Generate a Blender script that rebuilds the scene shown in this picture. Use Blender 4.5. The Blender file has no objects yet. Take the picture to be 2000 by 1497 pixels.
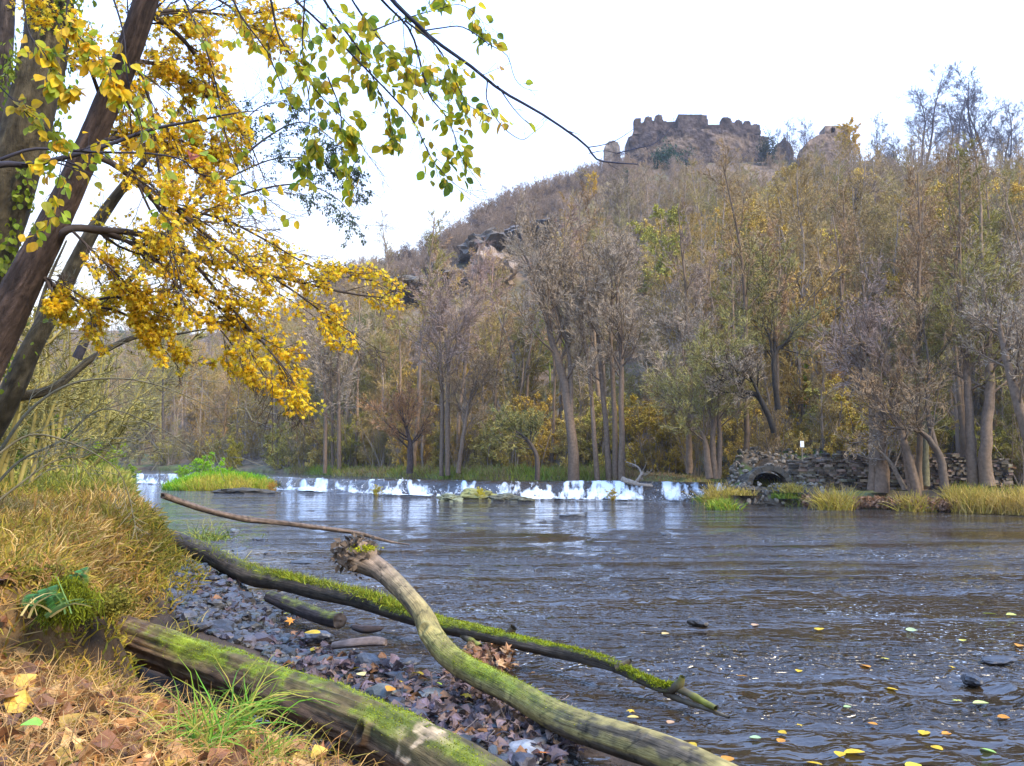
import bpy, bmesh, math, random
import numpy as np
from mathutils import Vector
R = math.radians
rng = np.random.default_rng(7)
random.seed(7)
scn = bpy.context.scene
COL = scn.collection

# ------------------------------------------------------------------ camera, sky, sun, exposure
F, CX, CY, HC, HORIZ = 1570.0, 1000.0, 748.5, 1.6, 905.0
PITCH = math.atan((HORIZ - CY) / F)
cam = bpy.data.cameras.new("camera")
cam.sensor_width = 36.0
cam.lens = 36.0 * F / 2000.0
cam.clip_start, cam.clip_end = 0.05, 6000
camo = bpy.data.objects.new("camera", cam)
COL.objects.link(camo)
camo.location = (0, 0, HC)
camo.rotation_euler = (R(90) + PITCH, 0, 0)
scn.camera = camo

SUN_EL, SUN_AZ = 42.0, 125.0            # azimuth clockwise from +Y (the view direction): from the right, behind
w = bpy.data.worlds.new("World"); scn.world = w; w.use_nodes = True
nt = w.node_tree; nt.nodes.clear()
def N(t, k, **kw):
    n = t.nodes.new(k)
    for a, b in kw.items(): setattr(n, a, b)
    return n
out = N(nt, 'ShaderNodeOutputWorld'); mix = N(nt, 'ShaderNodeMixShader')
b1 = N(nt, 'ShaderNodeBackground'); b2 = N(nt, 'ShaderNodeBackground')
sky = N(nt, 'ShaderNodeTexSky'); sky.sky_type = 'NISHITA'; sky.sun_disc = False
sky.sun_elevation = R(SUN_EL); sky.sun_rotation = R(SUN_AZ); sky.dust_density = 1.0
b1.inputs[1].default_value = 0.15
b2.inputs[1].default_value = 0.92
tc = N(nt, 'ShaderNodeTexCoord'); sp = N(nt, 'ShaderNodeSeparateXYZ'); nz = N(nt, 'ShaderNodeTexNoise')
nz.inputs['Scale'].default_value = 2.2; nz.inputs['Detail'].default_value = 5
mr = N(nt, 'ShaderNodeMapRange'); mr.inputs[1].default_value = 0.40; mr.inputs[2].default_value = 0.85
mr.inputs[3].default_value = 1.0; mr.inputs[4].default_value = 0.8
md = N(nt, 'ShaderNodeMath', operation='MULTIPLY_ADD'); md.inputs[1].default_value = 0.5; md.inputs[2].default_value = -0.2
ad = N(nt, 'ShaderNodeMath', operation='ADD', use_clamp=True)
L = nt.links.new
L(tc.outputs['Generated'], sp.inputs[0]); L(tc.outputs['Generated'], nz.inputs['Vector'])
L(sp.outputs[2], mr.inputs[0]); L(nz.outputs[0], md.inputs[0]); L(md.outputs[0], ad.inputs[0]); L(mr.outputs[0], ad.inputs[1])
cr = N(nt, 'ShaderNodeValToRGB'); el = cr.color_ramp.elements
el[0].position = 0.03; el[0].color = (0.84, 0.885, 0.93, 1); el[1].position = 0.85; el[1].color = (1.05, 1.85, 3.7, 1)
e_ = el.new(0.2); e_.color = (0.95, 1.0, 1.05, 1); e_ = el.new(0.5); e_.color = (.86, 1.28, 2.3, 1)
L(sp.outputs[2], cr.inputs[0]); L(cr.outputs[0], b2.inputs[0]); L(sky.outputs[0], b1.inputs[0]); L(ad.outputs[0], mix.inputs[0]); L(b1.outputs[0], mix.inputs[1]); L(b2.outputs[0], mix.inputs[2])
L(mix.outputs[0], out.inputs[0])

sl = bpy.data.lights.new("sun", 'SUN'); sl.energy = 4.6; sl.angle = R(14); sl.color = (1.0, 0.85, 0.62)
so = bpy.data.objects.new("sun", sl); COL.objects.link(so)
sd = Vector((math.sin(R(SUN_AZ)) * math.cos(R(SUN_EL)), math.cos(R(SUN_AZ)) * math.cos(R(SUN_EL)), math.sin(R(SUN_EL))))
so.rotation_euler = (-sd).to_track_quat('-Z', 'Y').to_euler()
scn.view_settings.view_transform = 'Standard'; scn.view_settings.look = 'None'
scn.view_settings.exposure = 0.70; scn.view_settings.gamma = 1.0
cy = scn.cycles
cy.max_bounces = 5; cy.diffuse_bounces = 2; cy.glossy_bounces = 3; cy.transmission_bounces = 3; cy.transparent_max_bounces = 6
cy.volume_bounces = 0; cy.sample_clamp_direct = 3.0; cy.sample_clamp_indirect = 2.5; cy.caustics_reflective = False; cy.caustics_refractive = False
cy.use_adaptive_sampling = True; cy.adaptive_threshold = 0.01; cy.use_denoising = True
try: cy.denoiser = 'OPENIMAGEDENOISE'; cy.denoising_prefilter = 'ACCURATE'
except Exception: pass
scn.render.use_persistent_data = False

# ------------------------------------------------------------------ projection helpers
ca, sa = math.cos(PITCH), math.sin(PITCH)
def P(px, py, Y):
    x = (px - CX) / F; y = (CY - py) / F
    wy = ca - sa * y; wz = sa + ca * y; t = Y / wy
    return np.array((x * t, Y, HC + wz * t))
def G(px, py, z=0.0):
    y = (CY - py) / F; wy = ca - sa * y; wz = sa + ca * y
    return P(px, py, (z - HC) / wz * wy)
def proj(p):
    x, y, z = p[..., 0], p[..., 1], p[..., 2] - HC
    f = y * ca + z * sa; v = -y * sa + z * ca
    f = np.maximum(f, 1e-3)
    return CX + F * x / f, CY - F * v / f

# ------------------------------------------------------------------ noise
_tab = np.random.default_rng(99).random(65536)
def vn(p):
    p = np.asarray(p, float); i = np.floor(p).astype(np.int64); f = p - i; f = f * f * (3 - 2 * f)
    r = 0
    for dx in (0, 1):
        for dy in (0, 1):
            for dz in (0, 1):
                h = ((i[..., 0] + dx) * 73856093) ^ ((i[..., 1] + dy) * 19349663) ^ ((i[..., 2] + dz) * 83492791)
                r = r + _tab[h & 65535] * (f[..., 0] if dx else 1 - f[..., 0]) * (f[..., 1] if dy else 1 - f[..., 1]) * (f[..., 2] if dz else 1 - f[..., 2])
    return r * 2 - 1
def fbm(p, s=1.0, o=4, g=0.5):
    p = np.asarray(p, float) * s; a = 1.0; r = 0
    for k in range(o):
        r = r + a * vn(p + 17.3 * k); p = p * 2.03; a *= g
    return r
def v3(x, y, z=0.0):
    x, y, z = np.broadcast_arrays(x, y, z); return np.stack((x, y, z), -1).astype(float)
def sstep(a, b, x):
    t = np.clip((x - a) / (b - a), 0, 1); return t * t * (3 - 2 * t)
def unit(v): return v / np.maximum(np.linalg.norm(v, axis=-1, keepdims=True), 1e-9)

# ------------------------------------------------------------------ mesh builder
class MB:
    def __init__(s): s.V = []; s.C = []; s.L = []; s.T = []; s.U = []; s.M = []; s.n = 0
    def add(s, v, f, c=(1, 1, 1), uv=None, m=0):
        v = np.asarray(v, float).reshape(-1, 3); f = np.asarray(f, np.int64)
        if len(f) == 0: return
        c = np.broadcast_to(np.asarray(c, float), (len(v), 3))
        s.V.append(v); s.C.append(c); s.L.append((f + s.n).ravel()); s.T.append(np.full(len(f), f.shape[1]))
        s.U.append(np.zeros((len(v), 2)) if uv is None else uv); s.M.append(np.full(len(f), m)); s.n += len(v)
    def mesh(s, name, mats, smooth=False):
        me = bpy.data.meshes.new(name)
        V = np.concatenate(s.V); Lp = np.concatenate(s.L); T = np.concatenate(s.T); C = np.concatenate(s.C); U = np.concatenate(s.U)
        me.vertices.add(len(V)); me.vertices.foreach_set('co', V.ravel().astype(np.float32))
        me.loops.add(len(Lp)); me.loops.foreach_set('vertex_index', Lp.astype(np.int32))
        me.polygons.add(len(T)); st = np.concatenate(([0], np.cumsum(T)[:-1]))
        me.polygons.foreach_set('loop_start', st.astype(np.int32)); me.polygons.foreach_set('loop_total', T.astype(np.int32))
        me.polygons.foreach_set('use_smooth', np.full(len(T), smooth))
        for m in (mats if isinstance(mats, (list, tuple)) else [mats]): me.materials.append(m)
        me.polygons.foreach_set('material_index', np.concatenate(s.M).astype(np.int32))
        at = me.color_attributes.new('Col', 'FLOAT_COLOR', 'POINT')
        at.data.foreach_set('color', np.concatenate((C, np.ones((len(C), 1))), 1).ravel().astype(np.float32))
        ul = me.uv_layers.new(name='UVMap'); ul.data.foreach_set('uv', U[Lp].ravel().astype(np.float32))
        me.update(calc_edges=True); me.validate(clean_customdata=False)
        return me
    def build(s, name, mats, parent=None, smooth=False):
        o = bpy.data.objects.new(name, s.mesh(name, mats, smooth)); COL.objects.link(o)
        if parent: o.parent = parent
        return o
def tag(o, label=None, cat=None, group=None, kind=None):
    if label: o['label'] = label
    if cat: o['category'] = cat
    if group: o['group'] = group
    if kind: o['kind'] = kind
    return o
def empty(name, loc=(0, 0, 0), rz=0.0, sc=1.0):
    o = bpy.data.objects.new(name, None); COL.objects.link(o)
    o.location = loc; o.rotation_euler = (0, 0, rz); o.scale = (sc,) * 3 if np.isscalar(sc) else sc
    o.empty_display_size = 0.2
    return o
def gridfaces(nr, nc, wrap=False):
    i = np.arange(nr - 1)[:, None]; j = np.arange(nc if wrap else nc - 1)[None]; k = (j + 1) % nc
    return np.stack((i * nc + j, i * nc + k, (i + 1) * nc + k, (i + 1) * nc + j), -1).reshape(-1, 4)

# ------------------------------------------------------------------ materials
def mat(name, rough=0.9, spec=0.2, bump=0.0, bscale=8.0, var=0.25, vscale=3.0, objcol=None, trans=0.0, uvb=None, uvn=(1, 1)):
    """colour = vertex colour (x object / instance tint) x procedural variation"""
    m = bpy.data.materials.new(name); m.use_nodes = True; t = m.node_tree; t.nodes.clear(); l = t.links.new
    o = N(t, 'ShaderNodeOutputMaterial'); p = N(t, 'ShaderNodeBsdfPrincipled')
    p.inputs['Roughness'].default_value = rough; p.inputs['Specular IOR Level'].default_value = spec
    a = N(t, 'ShaderNodeAttribute', attribute_name='Col'); src = a.outputs['Color']
    g = N(t, 'ShaderNodeNewGeometry'); tcn = N(t, 'ShaderNodeTexCoord')
    if objcol:
        mm = N(t, 'ShaderNodeMix', data_type='RGBA', blend_type='MULTIPLY'); mm.inputs[0].default_value = 1
        if objcol == 'object': oc = N(t, 'ShaderNodeObjectInfo').outputs['Color']
        else: oc = N(t, 'ShaderNodeAttribute', attribute_name='tint', attribute_type='INSTANCER').outputs['Color']
        l(src, mm.inputs[6]); l(oc, mm.inputs[7]); src = mm.outputs[2]
    if var:
        n = N(t, 'ShaderNodeTexNoise'); n.inputs['Scale'].default_value = vscale; n.inputs['Detail'].default_value = 6
        l(g.outputs['Position'], n.inputs['Vector'])
        r = N(t, 'ShaderNodeMapRange'); r.inputs[1].default_value = 0.3; r.inputs[2].default_value = 0.7
        r.inputs[3].default_value = 1 - var; r.inputs[4].default_value = 1 + var
        mm = N(t, 'ShaderNodeVectorMath', operation='SCALE'); l(n.outputs[0], r.inputs[0]); l(src, mm.inputs[0]); l(r.outputs[0], mm.inputs['Scale'])
        src = mm.outputs[0]
    l(src, p.inputs['Base Color'])
    if bump:
        n = N(t, 'ShaderNodeTexNoise'); n.inputs['Scale'].default_value = bscale; n.inputs['Detail'].default_value = 7; n.inputs['Roughness'].default_value = 0.65
        if uvb:
            mp = N(t, 'ShaderNodeMapping'); mp.inputs['Scale'].default_value = (uvb[0], uvb[1], 1); l(tcn.outputs['UV'], mp.inputs[0]); l(mp.outputs[0], n.inputs['Vector'])
        else: l(g.outputs['Position'], n.inputs['Vector'])
        b = N(t, 'ShaderNodeBump'); b.inputs['Strength'].default_value = 1.0; b.inputs['Distance'].default_value = bump
        l(n.outputs[0], b.inputs['Height']); l(b.outputs[0], p.inputs['Normal'])
    fin = p.outputs[0]
    if trans:
        tr = N(t, 'ShaderNodeBsdfTranslucent'); l(src, tr.inputs[0]); ms = N(t, 'ShaderNodeMixShader'); ms.inputs[0].default_value = trans
        l(fin, ms.inputs[1]); l(tr.outputs[0], ms.inputs[2]); fin = ms.outputs[0]
    l(fin, o.inputs[0]); return m

def water_mat(name, foamy=False, bscale=6.0, bdist=0.05):
    m = bpy.data.materials.new(name); m.use_nodes = True; t = m.node_tree; t.nodes.clear(); l = t.links.new
    o = N(t, 'ShaderNodeOutputMaterial'); p = N(t, 'ShaderNodeBsdfPrincipled')
    p.inputs['Base Color'].default_value = (0.026, 0.017, 0.009, 1); p.inputs['Roughness'].default_value = 0.04; p.inputs['IOR'].default_value = 1.333
    p.inputs['Specular IOR Level'].default_value = 0.85
    g = N(t, 'ShaderNodeNewGeometry'); mp = N(t, 'ShaderNodeMapping'); mp.inputs['Scale'].default_value = (0.8, 1.5, 1.0); mp.inputs['Rotation'].default_value = (0, 0, R(-14))
    l(g.outputs['Position'], mp.inputs[0])
    n1 = N(t, 'ShaderNodeTexNoise'); n1.inputs['Scale'].default_value = bscale; n1.inputs['Detail'].default_value = 2.2; n1.inputs['Roughness'].default_value = 0.55
    n1.inputs['Distortion'].default_value = 0.6
    l(mp.outputs[0], n1.inputs['Vector'])
    n2 = N(t, 'ShaderNodeTexNoise'); n2.inputs['Scale'].default_value = 0.55; n2.inputs['Detail'].default_value = 3
    mp2 = N(t, 'ShaderNodeMapping'); mp2.inputs['Scale'].default_value = (0.28, 1.5, 1.0); mp2.inputs['Rotation'].default_value = (0, 0, R(-6)); l(g.outputs['Position'], mp2.inputs[0]); l(mp2.outputs[0], n2.inputs['Vector'])
    r = N(t, 'ShaderNodeMapRange'); r.inputs[1].default_value = 0.42; r.inputs[2].default_value = 0.60; r.inputs[3].default_value = 0.15; r.inputs[4].default_value = 1.3
    l(n2.outputs[0], r.inputs[0])
    mu = N(t, 'ShaderNodeMath', operation='MULTIPLY'); l(r.outputs[0], mu.inputs[0]); l(n1.outputs[0], mu.inputs[1])
    b = N(t, 'ShaderNodeBump'); b.inputs['Distance'].default_value = bdist; b.inputs['Strength'].default_value = 1
    l(mu.outputs[0], b.inputs['Height']); l(b.outputs[0], p.inputs['Normal'])
    # foam flecks / foam carried in the vertex colour
    fd = N(t, 'ShaderNodeBsdfDiffuse'); fd.inputs[0].default_value = (0.52, 0.58, 0.63, 1)
    a = N(t, 'ShaderNodeAttribute', attribute_name='Col'); ms = N(t, 'ShaderNodeMixShader')
    n3 = N(t, 'ShaderNodeTexNoise'); n3.inputs['Scale'].default_value = 1.9 if foamy else 22.0; n3.inputs['Detail'].default_value = 8; n3.inputs['Roughness'].default_value = 0.7
    mp3 = N(t, 'ShaderNodeMapping'); mp3.inputs['Scale'].default_value = (2.2, 0.9, 1.0) if foamy else (0.7, 1.2, 1)
    l(g.outputs['Position'], mp3.inputs[0]); l(mp3.outputs[0], n3.inputs['Vector'])
    sx = N(t, 'ShaderNodeSeparateColor'); l(a.outputs['Color'], sx.inputs[0])
    s1 = N(t, 'ShaderNodeMath', operation='ADD'); l(sx.outputs[0], s1.inputs[0]); l(n3.outputs[0], s1.inputs[1])
    r2 = N(t, 'ShaderNodeMapRange'); r2.inputs[1].default_value = 0.90 if foamy else .98; r2.inputs[2].default_value = 1.22 if foamy else 1.06
    l(s1.outputs[0], r2.inputs[0]); l(r2.outputs[0], ms.inputs[0]); l(p.outputs[0], ms.inputs[1]); l(fd.outputs[0], ms.inputs[2])
    l(ms.outputs[0], o.inputs[0]); return m

M = dict(
    ground=mat('forest_floor', 0.95, 0.1, 0.05, 5, 0.4, 1.3),
    bank=mat('bank_soil', 0.9, 0.15, 0.03, 14, 0.4, 6),
    mud=mat('wet_mud', 0.45, 0.5, 0.02, 25, 0.3, 8),
    wood=mat('tree_bark_far', 0.95, 0.1, 0, 0, 0.3, 4, 'object'),
    twig=mat('twigs_far', 0.95, 0.05, 0, 0, 0.3, 0.35, 'object'),
    woodi=mat('bark_wood_mass', 0.95, 0.1, 0, 0, 0.35, .25),
    twigi=mat('twigs_wood_mass', 0.95, 0.05, 0, 0, 0.3, 0.35, 'inst'),
    leaf=mat('leaf', 0.55, 0.3, 0, 0, 0.15, 30, None, 0.55),
    leafo=mat('leaf_tinted', 0.8, 0.2, 0, 0, 0.2, 3, 'object', 0.35),
    blade=mat('grass_blade', 0.7, 0.2, 0, 0, 0.15, 12, None, 0.3),
    bladeo=mat('grass_blade_tinted', 0.7, 0.2, 0, 0, 0.2, 2, 'object', 0.3),
    litter=mat('fallen_leaf', 0.6, 0.3, 0.004, 60, 0.25, 20, None, 0.2),
    bark=mat('rough_bark', 0.9, 0.2, 0.05, 5.0, 0.35, 9, None, 0, (9, 2.2)),
    branch=mat('branch_bark', 0.85, 0.2, 0.004, 40, 0.3, 10),
    log=mat('weathered_log', 0.75, 0.3, 0.014, 5, 0.4, 14, None, 0, (7, 1.0)),
    rock=mat('rock', 0.85, 0.3, 0.03, 9, 0.35, 3),
    wet=mat('wet_stone', 0.42, 0.45, 0.006, 40, 0.35, 12),
    castle=mat('castle_masonry', 0.95, 0.1, 0.12, 2.5, 0.35, 1.1),
    moss=mat('moss', 0.95, 0.1, 0.0, 10, 0.3, 18, None, 0.2),
    paint=mat('white_paint', 0.5, 0.4, 0, 0, 0.03, 2),
    water=water_mat('river_water', False, 7.5, 0.13),
    foam=water_mat('white_water', True, 5.0, 0.12),
)

# ------------------------------------------------------------------ terrain description
ctl = np.array([  # px, bank depth, bank z, ridge row, ridge depth
    (-2600, 170, 1.2, 600, 300), (-900, 140, 1.2, 610, 260), (0, 112, 1.2, 640, 230), (300, 97, 1.2, 655, 220), (480, 75, 1.1, 650, 210),
    (600, 62, 1.0, 590, 190), (660, 54, 1.0, 552, 160), (760, 48, 1.0, 532, 125), (850, 44, 1.0, 500, 125), (950, 41, 1.0, 432, 135),
    (1050, 39.5, 1.0, 392, 145), (1150, 38.5, 1.0, 355, 155), (1230, 38, 1.0, 332, 160), (1350, 36.5, 0.9, 330, 162), (1430, 33.5, 0.5, 326, 163),
    (1540, 31, 0.5, 312, 165), (1700, 29.3, 0.6, 312, 152), (1900, 27.2, 0.6, 345, 132), (2100, 25, 0.6, 350, 120), (2600, 20, 0.6, 360, 105), (3800, 15, 0.6, 380, 95)])
_y = (CY - ctl[:, 3]) / F
ctlU = (ctl[:, 0] - CX) / F / (ca - sa * _y)
ctlH = HC + (sa + ca * _y) / (ca - sa * _y) * ctl[:, 4]
ctlUb = (ctl[:, 0] - CX) / F / ca
def far_z(u, d, noise=True):
    B = np.interp(u, ctlUb, ctl[:, 1]); zb = np.interp(u, ctlUb, ctl[:, 2]); D = np.interp(u, ctlU, ctl[:, 4]); Hs = np.interp(u, ctlU, ctlH)
    v = (d - B - 7) / (D - B - 7); vc = np.clip(v, 0, 1)
    z = zb * sstep(-0.5, 1.2, d - B) - 0.6 * (1 - sstep(-3, 1.0, d - B)) + (Hs - zb) * (0.45 * vc ** 1.5 + 0.55 * vc)
    z = z + 0.35 * sstep(1, 7, d - B)
    z = np.where(d > D + 14, z - (d - D - 14) * 0.35, z)
    if noise:
        x = u * d; p = v3(x, d, 0)
        amp = sstep(0.03, 0.3, v) * (1 - 0.6 * sstep(0.85, 1.0, v))
        z = z + amp * (2.2 * fbm(p, 0.045, 3) + 0.8 * fbm(p, 0.2, 3)) + 0.12 * fbm(p, 0.8, 3) * sstep(0, 2, d - B)
    return np.maximum(z, -3)
WP = np.array([(-200, 80), (250, 66), (330, 62), (450, 54), (600, 46), (750, 41.2), (1000, 36.6), (1200, 35.4), (1300, 34.9), (1440, 33.6), (1520, 33)])
def weir_y(px): return np.interp(px, WP[:, 0], WP[:, 1])
# near bank: x of the bank foot for a given depth
FB = np.array([(-12, 2.0), (0, 0.6), (3, 0.15), (3.9, -0.55), (4.5, -1.35), (5.0, -2.0), (5.5, -2.45), (6, -2.67), (7, -3.07), (8, -3.2), (9, -3.45), (10, -3.85), (11, -4.45), (12, -5.1), (16, -7.05), (22, -9.9), (30, -13.7), (46, -21.6), (60, -29.0), (75, -40), (110, -66)])
def foot_x(Y): return np.interp(Y, FB[:, 0], FB[:, 1])
BAR = np.array([(-3.5, 9.0), (-3.1, 7.9), (-2.3, 7.0), (-1.5, 6.2), (-0.7, 5.3), (0.15, 4.55), (0.8, 4.0)])
def bar_dist(x, y):
    d = np.full(np.shape(x), 1e9)
    for (ax, ay), (bx, by) in zip(BAR[:-1], BAR[1:]):
        t = np.clip(((x - ax) * (bx - ax) + (y - ay) * (by - ay)) / ((bx - ax) ** 2 + (by - ay) ** 2), 0, 1)
        d = np.minimum(d, np.hypot(x - ax - t * (bx - ax), y - ay - t * (by - ay)))
    return d
def near_z(x, y):
    s = foot_x(y) - x
    far = 0.95 * sstep(-0.15, 0.75, s) + 0.15 * sstep(0.8, 4, s) + 0.35 * sstep(6, 20, s)
    low = 0.22 * sstep(-0.1, 0.5, s) + 0.34 * sstep(0.3, 1.9, s) + 0.1 * sstep(2, 4, s)
    step = sstep(0.0, 0.28, y - (4.35 + 0.16 * np.sin(x * 2.3)) - 0.9 * sstep(2.9, 1.9, -x))
    z = low + (far - low) * step
    z = z - 0.30 * (1 - sstep(-1.4, -0.1, s))
    z = z + 0.315 * (1 - sstep(0.30, 1.0, bar_dist(x, y))) * (1 - sstep(0, 0.4, s))
    p = v3(x, y, 0)
    z = z + (0.05 * fbm(p, 2.2, 3) + 0.02 * fbm(p, 9, 2)) * sstep(-0.1, 0.6, s) + 0.028 * fbm(p, 3.1, 4) * (1 - sstep(-0.1, 0.6, s))
    return z

# far terrain mesh
us = np.concatenate((np.linspace(-2.3, -0.75, 60), np.linspace(-0.74, 0.74, 330), np.linspace(0.75, 1.8, 50)))
tt = np.concatenate((np.linspace(-5, 12, 40), np.linspace(12.5, 160, 170), np.linspace(165, 420, 30)))
U, T = np.meshgrid(us, tt); D = np.interp(U, ctlUb, ctl[:, 1]) + T
Z = far_z(U, D)
p = v3(U * D, D, Z); nn = fbm(p, 0.12, 4); n2 = fbm(p + 40, 0.5, 3)
c = np.array((0.135, 0.095, 0.062)) * (1 + 0.3 * n2[..., None]) + np.clip(nn, 0, 1)[..., None] * np.array((-0.03, 0.015, -0.02))
lowm = (1 - sstep(2, 9, T)) * sstep(-0.2, 0.5, n2 + 0.3)
c = c * (1 - lowm[..., None] * 0.8) + lowm[..., None] * 0.8 * np.array((0.10, 0.12, 0.03))
mb = MB(); mb.add(p, gridfaces(*U.shape)[:, ::-1], c.reshape(-1, 3)); tag(mb.build('hillside', M['ground'], smooth=True), kind='structure')
# ground sheet to the horizon
mb = MB(); a = np.linspace(0, 2 * math.pi, 49)[:-1]; rr = np.array([0.1, 60, 300, 900, 1500])
p = v3(rr[:, None] * np.cos(a), rr[:, None] * np.sin(a), -1.6 + 0 * rr[:, None]); mb.add(p, gridfaces(5, 48, True), (0.08, 0.07, 0.04))
tag(mb.build('ground', M['ground']), kind='structure')
# near bank mesh
ys = np.concatenate((np.linspace(-12, 1.5, 20), np.linspace(1.7, 12, 230), np.geomspace(12.2, 112, 70)))
ss = np.concatenate((np.linspace(-14, -3, 14), np.linspace(-2.9, 3.2, 150), np.geomspace(3.3, 70, 45)))
Yg, Sg = np.meshgrid(ys, ss, indexing='ij'); Xg = foot_x(Yg) - Sg; Zg = near_z(Xg, Yg)
p = v3(Xg, Yg, Zg); n1 = fbm(p, 1.5, 4); n2 = fbm(p, 6, 3)
dry = np.array((0.16, 0.10, 0.045)); soil = np.array((0.045, 0.03, 0.018)); mud = np.array((0.05, 0.036, 0.027))
k = sstep(0.55, 1.0, Sg + 0.2 * n1)[..., None]; c = soil * (1 - k) + dry * k
k = (1 - sstep(-0.1, 0.25, Sg))[..., None]; c = c * (1 - k) + mud * k; c = c * (1 + 0.3 * n2[..., None])
mb = MB(); mb.add(p, gridfaces(*Yg.shape), c.reshape(-1, 3)); tag(mb.build('river_bank', M['bank'], smooth=True), kind='structure')

# ------------------------------------------------------------------ water
rows = np.concatenate((np.geomspace(0.8, 3.6, 10)[:-1], HC * F / np.linspace(HC * F / 3.6, HC * F / 40.0, 420)))
px = np.linspace(-300, 2500, 620)
PX, RW = np.meshgrid(px, rows); W = weir_y(PX) + 0.6
RW = np.where(PX < 1480, np.minimum(RW * np.where(RW > 20, 1 + (RW - 20) / 20 * (np.maximum(W, 40) / 40 - 1), 1), W), RW)
X = (PX - CX) / F / ca * RW; p = v3(X, RW, 0)
cell = 2.0 * RW / F * 3
z = 0
for wl, am, ax in ((1.6, 0.014, 0.6), (0.7, 0.016, 0.7), (0.33, 0.015, 0.8), (0.19, 0.011, 0.9)):
    q = v3(X * ax / wl, RW * 1.25 / wl, am * 999)
    z = z + am * (1 - np.abs(vn(q)) * 2) * sstep(1.6, 4.0, wl / np.maximum(cell, RW ** 2 / (HC * F) * 1.4))
calm = 0.35 + 0.65 * sstep(-0.15, 0.25, fbm(v3(X * 0.16, RW * 0.55, 3), 1, 3)) ; shore = sstep(0.2, 1.6, X - foot_x(RW)) * sstep(0.5, 1.5, bar_dist(X, RW))
p[..., 2] = z * calm * (0.15 + 0.85 * shore)
fl = 0.345 + 0.05 * fbm(v3(X * 0.5, RW * 1.6, 9), 1, 4) + 0.12 * (1 - sstep(0, 4, W - RW)) * (PX < 1430)
fl = np.where(RW < 6, fl - 0.05, fl) - 0.3 * (1 - shore)
mb = MB(); mb.add(p, gridfaces(*PX.shape), np.repeat(fl.reshape(-1, 1), 3, 1)); tag(mb.build('river_water', M['water'], smooth=True), kind='structure')
mb = MB(); mb.add([(-14, -60, -0.006), (120, -60, -0.006), (120, 1.0, -0.006), (-14, 1.0, -0.006)], [(0, 1, 2, 3)], (0.3,) * 3)
tag(mb.build('river_water', M['water']), kind='structure')
# upper pool
px2 = np.linspace(-900, 1460, 160); vv = np.linspace(0, 1, 30); PX, VV = np.meshgrid(px2, vv)
W2 = np.interp(PX, WP[:, 0], WP[:, 1]) + 1.55; W2 = np.where(PX < -200, 80, W2); B2 = np.interp((PX - CX) / F / ca, ctlUb, ctl[:, 1]) + 1.5
Dd = W2 + (np.maximum(B2, W2 + 0.5) - W2) * VV; p = v3((PX - CX) / F / ca * Dd, Dd, 0.752)
mb = MB(); mb.add(p, gridfaces(*PX.shape), (0.3,) * 3); tag(mb.build('pool_water', M['water'], smooth=True), kind='structure')

# weir: stone sill + falling water
def weir_pts(px, t, off=0.0):
    """t 0 crest (upstream) .. 1 foot"""
    W = weir_y(px); d = W + 1.6 * (1 - t) + 0.0
    z = 0.75 - 0.75 * (sstep(0.05, 1.0, t)) ** 1.15
    return v3((px - CX) / F / ca * d, d, z + off)
pxs = np.linspace(238, 1448, 900); ts = np.linspace(-0.1, 1.35, 26); PX, TT = np.meshgrid(pxs, ts)
p = weir_pts(PX, TT); p[..., 2] = np.where(TT > 1, 0, p[..., 2])
arc = PX / 1570 * weir_y(PX)
st = fbm(v3(arc * 2.6, TT * 1.3, 5), 1, 4); lump = fbm(v3(arc * 0.8, TT * 0.7, 2), 1, 3)
def sect(px):
    gap = np.zeros_like(px)
    for c0, w0, a0 in ((545, 30, .5), (680, 24, .35), (480, 70, .4), (1092, 22, .2), (1262, 26, .8), (735, 10, .3), (990, 12, .2), (330, 20, .1)):
        gap = np.maximum(gap, a0 * np.exp(-((px - c0) / w0) ** 2))
    return 1 - gap
S = sect(PX)
fine = fbm(v3(arc * 7, TT * 2.2, 4), 1, 3)
foam = (0.38 + 0.20 * sstep(0.2, 0.8, TT) + 0.20 * lump + 0.30 * st + .30 * fine) * (0.62 + 0.38 * S) + 0.02
foam = foam - .06 * sstep(1050, 1150, PX)
foam = foam - .35 * sstep(1.15, 1.35, TT)
boil = sstep(0.45, 0.95, TT) * (1 - sstep(1.05, 1.3, TT))
p[..., 2] += 0.04 * st * sstep(0, .2, TT) + 0.03 * fine * sstep(.1, .3, TT) + 0.05 * np.maximum(lump, 0) + boil * (0.04 + 0.16 * np.abs(fbm(v3(arc * 2.2, TT * 2, 8), 1, 4))) * (.4 + .6 * S)
mb = MB(); mb.add(p, gridfaces(*PX.shape)[:, ::-1], np.repeat(np.clip(foam, 0, 1).reshape(-1, 1), 3, 1))
tag(mb.build('falling_water', M['foam'], smooth=True), 'white water tumbling over the low weir across the river', 'white water', kind='stuff')
pxs = np.linspace(232, 1452, 300); ts = np.linspace(-1.0, 1.0, 14); PX, TT = np.meshgrid(pxs, ts)
p = weir_pts(PX, TT, -0.13); p[..., 2] = np.where(TT < 0, 0.62, p[..., 2]); p[..., 2] += 0.07 * fbm(p, 2.5, 3)
p2 = p.copy(); p2[..., 2] = -0.8
mb = MB(); mb.add(p, gridfaces(*PX.shape)[:, ::-1], (0.05, 0.05, 0.035))
for e in (0, -1):
    q = np.stack((p[:, e], p2[:, e])); mb.add(q, gridfaces(*q.shape[:2]), (0.05, 0.045, 0.035))
for e in (0, -1):
    q = np.stack((p[e], p2[e])); mb.add(q, gridfaces(*q.shape[:2]), (0.05, 0.045, 0.035))
tag(mb.build('weir', M['rock'], smooth=True), 'low dark stone weir running across the river under the white water', 'weir')
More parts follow.
